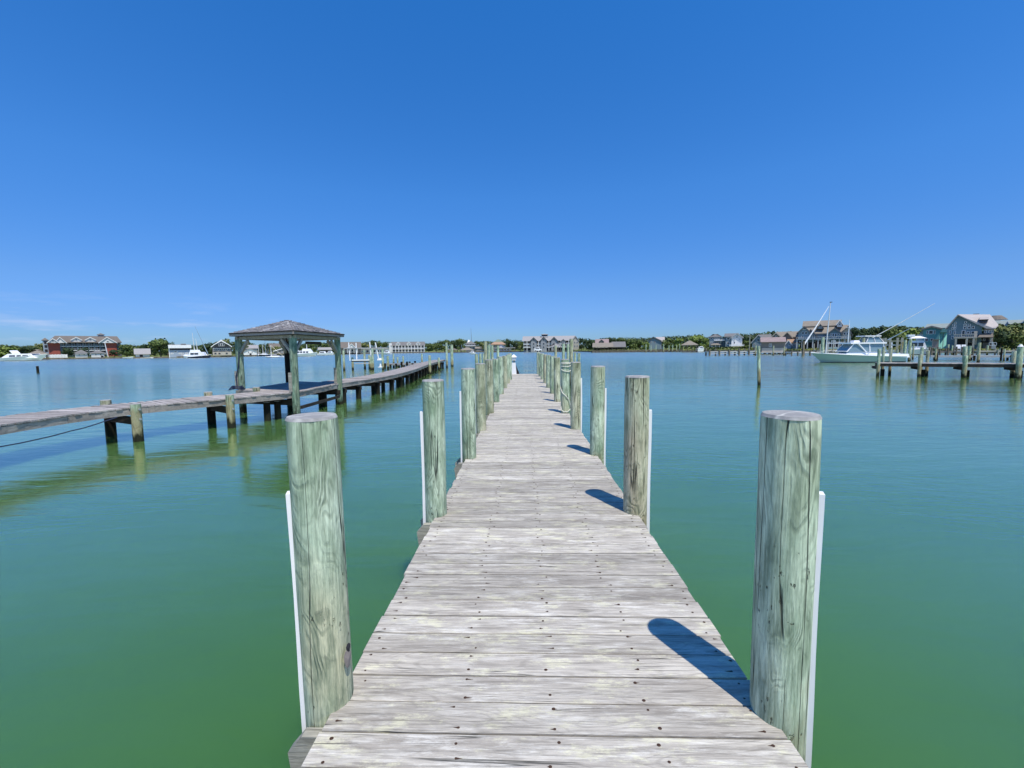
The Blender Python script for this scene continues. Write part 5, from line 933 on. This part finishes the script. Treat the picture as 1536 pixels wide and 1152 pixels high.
t.slab(1431, 1465, 506, 507.5, -4.2, -.02, 'w_beige', 'porch_floor'); t.rail(1431, 1460, 501.5, 505.9, -4.1, 'w_beige', step=.3); t.posts((1434, 1450, 1460), 507.6, 523, -4, 'w_beige', .35); t.box('chimney', 'w_beige', 1460, 1465, 497, 517, -1.2, -.02); t.box('porch_shade', 'shadow', 1436, 1459, 508.5, 518, -.12, -.03)
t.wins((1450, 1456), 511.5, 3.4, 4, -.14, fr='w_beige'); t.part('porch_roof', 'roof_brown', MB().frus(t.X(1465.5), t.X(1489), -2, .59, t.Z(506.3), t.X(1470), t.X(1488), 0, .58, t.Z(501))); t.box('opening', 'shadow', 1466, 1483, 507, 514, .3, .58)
t.wins((1477, 1480.5, 1484, 1487), 498, 1.7, 3.6, .58); t.wins((1470, 1476), 510, 2.4, 2.6, .28, fr='w_pale'); t.win(1486.5, 511, 1.4, 6.5, .58)
b = MB()
for k in range(5): b.box(t.X(1487.5+k*1.3), t.X(1489+k*1.3), -1.5, .3, 0, t.Z(512.5+k*1.6))
t.part('steps', 'w_pale', b); 
for px, lab in ((1438.5, 'white garden chair on the left before the slate blue house'), (1446.5, 'white garden chair on the right before the slate blue house')):
    c = Th('garden_chair', lab, 'chair', px, 100, z0=LZ+.3, group='pair of white garden chairs before the slate blue house'); s_ = 1
    c.part('seat', 'white', MB().box(-.4, .4, -.4, .4, .32, .40)); c.part('backrest', 'white', MB().frus(-.4, .4, .32, .40, .40, -.42, .30, .62, .70, 1.25))
    for x in (-.36, .36):
        for y_ in (-.36, .36): c.part('leg', 'white', MB().box(x-.04, x+.04, y_-.04, y_+.04, 0, .32))
        c.part('armrest', 'white', MB().box(x-.06, x+.06, -.42, .4, .58, .63))
c = Th('patio', 'pale raised wooden terrace under the two white garden chairs', 'terrace', 1440, 98, rz=.8); c.part('deck', 'w_pale', MB().box(c.X(1428), c.X(1451), -1, 4.2, LZ-.1, LZ+.3)); c.posts((1429, 1440, 1450), 523, 531, -.8, 'bulk', .3)
c = Th('hand_rail', 'small white railing by the steps at the right corner of the slate blue house', 'railing', 1490, 101, z0=LZ); c.rail(1484, 1495, 513.5, 518.3, 0, 'white', step=.4)
t = Th('turret_house', 'distant domed dark roof rising behind the slate blue house roof', 'house', 1492, 160, z0=LZ); t.box('wall', 'w_beige', 1486, 1498, 479.5, 510, 0, 8); b = MB(); b.tube([(t.X(1492), 4, t.Z(479.5)), (t.X(1492), 4, t.Z(476)), (t.X(1492), 4, t.Z(473))], 3.0, 14, 1.2); t.part('roof', 'roof_brown', b)
t = Th('green_roof_house', 'long grey green roofed house with white gables behind the bushes at the right edge', 'house', 1520, 140, z0=LZ); t.gabx(1492, 1560, 489.5, 480, 512, 2, 12, 'w_teal', 'roof_teal'); t.gaby(1504, 1513, 489, 482, 495, 0, 6, 'w_white', 'roof_teal', ov=.3); t.gaby(1524, 1546, 490, 480.5, 512, -1.5, 8, 'w_teal', 'roof_teal', ov=.4); t.wins((1531, 1537), 489, 2.6, 3.4, -1.55); t.win(1509, 488.5, 1.8, 2, -.02); t.wins((1516, 1521), 496, 2.4, 3, 1.98)
# ------------------------------------------------------------------ boat lift and side dock beyond the old dock
t = Th('boat_lift', 'empty boat lift with white guide poles and white bunks beyond the old left dock', 'boat lift', 545, 52)
for px, yt, d in ((515, 525, 0), (523.5, 536, 1), (531.5, 524, 3.5), (539, 533, 3.5), (555.5, 535, 0), (558.5, 523, 0), (562.5, 536, 3), (573.5, 523, 0), (577.5, 534, 1)): t.part('piling', 'pile', pile_mesh(.14, -1, t.Z(yt), int(px), 10, 6).build('x', M['pile']) and pile_mesh(.14, -1, t.Z(yt), int(px), 10, 6), smooth=True).location = (t.X(px), d, 0)
for o in [o for o in C.objects if o.name == 'x' or o.name.startswith('x.')]: bpy.data.objects.remove(o)
for xa, xb, y0, y1 in ((522.5, 521.5, 541, 513.5), (532.8, 532.6, 539, 514), (555, 553.3, 541, 513), (566, 561.8, 540, 514)): t.part('guide_pole', 'pvc', MB().tube([(t.X(xa), .4, t.Z(y0)), (t.X(xb), .4, t.Z(y1))], .07, 8))
t.part('top_beam', 'w_pale', MB().box(t.X(514), t.X(580), .25, .45, t.Z(522.6), t.Z(521.6)))
t.part('bunk', 'white', MB().box(t.X(527), t.X(557), 0, .35, t.Z(541), t.Z(539.2))); t.part('bunk_beam', 'shadewood', MB().box(t.X(526), t.X(556), .05, .3, t.Z(542.6), t.Z(541.02))); t.part('bunk', 'white', MB().frus(t.X(559), t.X(567), 1.5, 2.4, t.Z(541), t.X(560), t.X(566), 1.6, 2.3, t.Z(538)))
t.part('cradle_beam', 'w_pale', MB().box(t.X(518), t.X(541), 3, 3.3, t.Z(547), t.Z(545.6)))
pier('finger_dock', 'low grey finger dock joining the old left dock behind its far half', 576, 628, 545, 551.5, 7, m='w_grey', dep=1.2, ptop=544.2, pm_='pile_dark')
for px, yt, yb, lab in ((589.8, 531, 546, 'leftmost of the short pilings along the finger dock behind the old dock'), (595.8, 535.3, 549.5, 'second short piling along the finger dock, left of the middle'), (604.3, 534, 549, 'third short piling along the finger dock, just right of the middle'), (632.5, 530.5, 547, 'short piling near the far bend of the old left dock')): mpile(px, yt, yb, 2.6, lab)
t = Th('piling_cap', 'small white cone at the back edge of the old left dock by the boat lift', 'cap', 569.8, 38.5, z0=DECK-.1); t.part('cone', 'white', MB().tube([(0, 0, 0), (0, 0, .12), (0, 0, .34)], .13, 10, .05)); t.part('base', 'white', MB().box(-.2, .16, -.12, .12, 0, .05))
#====TREES====
# ------------------------------------------------------------------ trees
def crown_mesh(seed, w=1.0, h=1.0, blobs=10, per=70, leaf=.075):
    rs = random.Random(seed); b = MB(); cs = []
    for i in range(blobs):
        a = rs.random()*6.283; q = math.sqrt(rs.random())*.62; zz = rs.uniform(.30, .86); q *= 1-.55*max(0, zz-.5)
        cs.append((q*w*.8*math.cos(a)*.9, q*w*.8*math.sin(a)*.9, zz*h, rs.uniform(.14, .25)))
    for (x, y, z, r) in cs:
        for k in range(per):
            v = Vector((rs.gauss(0, 1), rs.gauss(0, 1), rs.gauss(0, 1))).normalized(); rr = r*(rs.uniform(.55, 1.08)); p = Vector((x, y, z))+Vector((v.x*rr*1.15, v.y*rr*1.15, v.z*rr*.85))
            n = (v+Vector((rs.uniform(-.7, .7), rs.uniform(-.7, .7), rs.uniform(-.2, .9)))).normalized(); t1 = n.orthogonal().normalized(); t2 = n.cross(t1); s = leaf*rs.uniform(.5, 1.2)
            b.add([p+t1*s, p+t2*s*.7, p-t1*s, p-t2*s*.7], [(0, 1, 2, 3)])
    return b, cs
PROTO = []
for i in range(5):
    b, cs = crown_mesh(70+i, 1, 1, 11 if i < 4 else 7, 75); me = bpy.data.meshes.new('crown'); me.from_pydata(b.v, [], b.f)
    tr = MB(); tr.tube([(0, 0, 0), (.015, .01, .25), (0, 0, .5)], .035, 7, .022)
    for (x, y, z, r) in cs[:6]: tr.tube([(0, 0, .28+.1*(z-.3)), (x*.5, y*.5, .5*(z+.4)*.8), (x, y, z)], .018, 5, .008)
    tm = bpy.data.meshes.new('trunk'); tm.from_pydata(tr.v, [], tr.f); tm.materials.append(M['bark']); PROTO.append((me, tm))
CM = {}
def crown_for(i, m):
    if (i, m) not in CM: c = PROTO[i][0].copy(); c.materials.append(M[m]); CM[(i, m)] = c
    return CM[(i, m)]
def tree(px, ytop, wpx, D, m, label, ybase=None, name='broadleaf_tree', group=None, i=None, cat='tree'):
    i = int(px*7) % 5 if i is None else i; k = D/F; h = (CAMZ+(hy(px)-ytop)*k-LANDZ)/1.02; w = wpx*k/1.25
    t = empty(name, gp(px, D, LANDZ), px*1.7, label, cat, group); t.scale = (1, 1, 1)
    for nm, me in (('trunk', PROTO[i][1]), ('crown', crown_for(i, m))):
        o = link(nm, me, t); o.scale = (w, w, h) if nm == 'crown' else (max(w, h*.8), max(w, h*.8), h)
    return t
TR = [
 (6, 518, 38, 200, 'leaf_light', 'pale green tree at the far left edge behind the yacht'), (36, 520, 24, 215, 'leaf_dark', 'dark tree behind the tan roofed shelter and the yacht'), (50, 519.5, 20, 225, 'leaf_dark', 'dark tree in the gap between the yacht and the hotel tower'), (62, 514.5, 16, 232, 'leaf_olive', 'olive tree touching the left side of the hotel stair tower'),
 (100, 521, 19, 198, 'leaf_dark', 'dense dark green bush before the hotel balconies, left of the huts'), (126, 521, 16, 200, 'leaf_dark', 'dark bush behind the left marina hut'), (171, 524, 14, 200, 'leaf_dark', 'dark bush before the right brick wing of the hotel'),
 (190, 516, 22, 205, 'leaf_mid', 'round tree just right of the brick hotel'), (203, 518.5, 22, 215, 'leaf_mid', 'low tree behind the small white roofed boathouse'), (222, 516.5, 22, 205, 'leaf_dark', 'dark tree just right of the small white roofed boathouse'), (241, 506.5, 34, 200, 'leaf_mid', 'largest tree left of the gazebo, beside the boat store'), (252, 512, 18, 215, 'leaf_dark', 'dark tree rising behind the left corner of the boat store'),
 (311, 514.5, 16, 205, 'leaf_dark', 'dark green tree left of the shingled house'), (336, 507.5, 26, 225, 'leaf_olive', 'pale tree rising behind the shingled house roof'), (364, 511.5, 20, 225, 'leaf_mid', 'tree seen just right of the left gazebo post'), (356, 518, 14, 208, 'leaf_dark', 'dark tree behind the left gazebo post'),
 (393, 515, 14, 240, 'leaf_mid', 'tree behind the tall blue grey mast'), (404, 514, 16, 285, 'leaf_dark', 'dark tree behind the brown roofed pale house'), (413, 518.5, 18, 240, 'leaf_olive', 'olive tree below the roof of the pale house behind the sailboats'), (448, 516, 20, 250, 'leaf_mid', 'tree just right of the front gazebo post'), (465, 513.5, 20, 255, 'leaf_mid', 'tree behind the mast of the trawler yacht'),
 (486, 513, 22, 285, 'leaf_mid', 'rounded tree behind the low white store seen under the gazebo'), (499, 515.5, 16, 275, 'leaf_light', 'light tree against the right gazebo post'), (548, 513, 20, 300, 'leaf_olive', 'olive tree behind the left half of the shop row'), (562, 510.5, 20, 300, 'leaf_mid', 'taller tree behind the middle of the shop row'), (576, 513, 18, 300, 'leaf_mid', 'tree just left of the white end of the dormer inn'),
 (643, 515, 18, 305, 'leaf_mid', 'light tree at the right end of the dormer inn'), (654, 511.5, 20, 310, 'leaf_mid', 'second tree right of the dormer inn'), (667, 510, 24, 310, 'leaf_mid', 'wide tree left of the two mooring pilings off the old dock'), (681, 510.5, 18, 305, 'leaf_dark', 'dark tree behind the two mooring pilings off the old dock'), (692, 508, 20, 305, 'leaf_mid', 'high crowned tree left of the house with the radio mast'), (717, 511.5, 16, 320, 'leaf_mid', 'tree just right of the radio mast'), (726, 514, 14, 300, 'leaf_olive', 'olive tree behind the left-hand row of dock pilings'),
 (762.5, 507.5, 12, 305, 'leaf_dark', 'compact dark tree right of the green roofed house'), (773, 511.5, 16, 305, 'leaf_dark', 'dark tree left of the large inn'), (781, 512.5, 14, 300, 'leaf_mid', 'tree touching the left end of the large inn'), (780, 518, 10, 278, 'leaf_olive', 'small olive shrub tree on the shore before the left end of the large inn'),
 (872, 507, 18, 262, 'leaf_dark', 'dark ragged tree right of the large inn'), (883, 508, 20, 255, 'leaf_dark', 'dark tree left of the pink roofed house'), (917, 506, 18, 245, 'leaf_dark', 'dark peaked tree right of the pink roofed house'), (932, 506.5, 18, 240, 'leaf_mid', 'tree behind the right one of the twin boat shelters'), (945, 508.5, 22, 235, 'leaf_mid', 'broad tree right of the twin boat shelters'), (959, 506.5, 22, 235, 'leaf_mid', 'tree left of the blue grey gabled house in the wood'), (968, 512, 16, 205, 'leaf_light', 'low pale tree before the blue grey gabled house in the wood'),
 (1004, 504.5, 24, 215, 'leaf_mid', 'tree just right of the blue grey gabled house in the wood'), (1018, 505, 20, 212, 'leaf_light', 'yellow green tree above the far row of pilings'), (1046, 501, 32, 205, 'leaf_light', 'big yellow green tree behind the hip roofed shelter'), (1058, 505, 16, 195, 'leaf_light', 'yellow green tree left of the grey two storey house'),
 (1118, 501, 18, 190, 'leaf_dark', 'dark pine just right of the white gable house'), (1131, 501, 20, 190, 'leaf_dark', 'dark tree behind the plain utility pole'), (1118, 509, 16, 172, 'leaf_mid', 'mid green bush at the foot of the plain utility pole'), (1161, 495.5, 16, 185, 'leaf_dark', 'dark tree above the left roof of the peach walled house'),
 (1280, 489.5, 18, 160, 'leaf_dark', 'dark tree right of the big grey house'), (1291, 493, 22, 155, 'leaf_dark', 'dark spreading tree behind the fishing boat cabin'), (1307, 490.5, 18, 158, 'leaf_dark', 'dark tree behind the tower of the fishing boat'), (1322, 488.5, 18, 155, 'leaf_dark', 'dark peaked tree behind the long outrigger'), (1335, 491, 22, 150, 'leaf_mid', 'mid green tree behind the short outrigger'), (1359, 486.5, 40, 150, 'leaf_light', 'big bright green domed tree left of the teal house'), (1378, 491, 24, 155, 'leaf_light', 'bright green tree touching the left side of the teal house'), (1345, 500, 26, 135, 'leaf_mid', 'low green tree in front of the big bright domed tree'), (1286, 503, 14, 138, 'leaf_mid', 'small green bush right of the big grey house'),
 (1501, 485, 28, 116, 'leaf_olive', 'yellowish bush tree against the right corner of the slate blue house'), (1519, 483.5, 34, 120, 'leaf_olive', 'large yellowish bush tree before the grey green roofed house'), (1500, 496, 26, 108, 'leaf_dark', 'dark lower bush beside the steps of the slate blue house'), (1522, 500, 34, 106, 'leaf_mid', 'lower green bush behind the lawn near the right edge'), (1545, 493, 34, 110, 'leaf_olive', 'olive bush cut by the right edge above the lawn')]
for (px, yt, w_, D, m_, lab) in TR: tree(px, yt, w_, D, m_, lab, cat='bush' if 'bush' in lab and 'tree' not in lab else 'tree', name='bush' if 'bush' in lab and 'tree' not in lab else 'broadleaf_tree')
# far wood behind everything, one mass
SKY_ = [(-200, 517), (20, 519), (28, 521), (50, 520), (62, 517), (120, 522), (185, 518), (200, 520), (225, 517), (240, 512), (262, 520), (300, 519), (315, 516), (345, 514), (370, 514), (385, 520), (395, 518), (410, 516), (425, 518), (445, 518), (465, 515), (500, 516), (540, 515), (560, 513), (583, 515), (640, 516), (672, 512), (690, 511), (712, 514), (735, 513), (765, 511), (785, 513), (830, 514), (866, 509), (893, 511), (915, 508), (935, 508), (970, 509), (1000, 507), (1046, 504), (1060, 506), (1075, 508), (1112, 503), (1137, 502), (1160, 499), (1200, 500), (1272, 496), (1320, 492), (1350, 490), (1385, 494), (1430, 492), (1490, 488), (1536, 487), (1800, 485)]
def skyy(px):
    for (a, ya), (b_, yb) in zip(SKY_, SKY_[1:]):
        if a <= px <= b_: return ya+(yb-ya)*(px-a)/(b_-a)
    return 515
b = MB(); rs = random.Random(3); px = -200
while px < 1800:
    for row in (0, 1):
        D = shoreD(px)*(1.22+.10*row)+18+rs.uniform(0, 10); k = D/F; zt = CAMZ+(hy(px)-(skyy(px)+rs.uniform(-2.6, 1.2)))*k; rad = rs.uniform(1.8, 3.2); c = gp(px, D, zt-rad*.8)
        for q in range(64):
            v = Vector((rs.gauss(0, 1), rs.gauss(0, 1), rs.gauss(0, 1))).normalized(); p = c+Vector((v.x*rad*1.3, v.y*rad, v.z*rad*.85 if v.z > 0 else v.z*(zt-LANDZ)*.9))*rs.uniform(.7, 1.05)
            n = (v+Vector((rs.uniform(-.7, .7), rs.uniform(-.7, .7), rs.uniform(0, .9)))).normalized(); t1 = n.orthogonal().normalized(); t2 = n.cross(t1); s = rs.uniform(.3, .75)
            if p.z > LANDZ: b.add([p+t1*s, p+t2*s*.7, p-t1*s, p-t2*s*.7], [(0, 1, 2, 3)])
    px += 3.2*(1 if px < 1000 else 1.4)
tag(b.build('woodland', leafmat('woodland_leaves', (.03, .055, .02), (.065, .095, .03), (.12, .15, .05)), fix=False), 'continuous dark green wood closing the view behind the shore houses', 'woodland', kind='stuff')
# waterside scrub and rocks
b = MB(); px = 866
while px < 1560:
    D = shoreD(px)+rs.uniform(.6, 3.5); c = gp(px, D, LANDZ+.1)
    for q in range(9):
        p = c+Vector((rs.uniform(-1.2, 1.2), rs.uniform(-.6, .6), rs.uniform(0, .7 if px < 1400 else .25))); n = Vector((rs.uniform(-1, 1), rs.uniform(-1, 1), rs.uniform(0, 1))).normalized(); t1 = n.orthogonal().normalized(); t2 = n.cross(t1); s = rs.uniform(.12, .32); b.add([p+t1*s, p+t2*s*.6, p-t1*s, p-t2*s*.6], [(0, 1, 2, 3)])
    px += 1.6
tag(b.build('shore_scrub', M['leaf_olive'], fix=False), 'scrubby olive ground cover along the top of the far bank', 'scrub', kind='stuff')
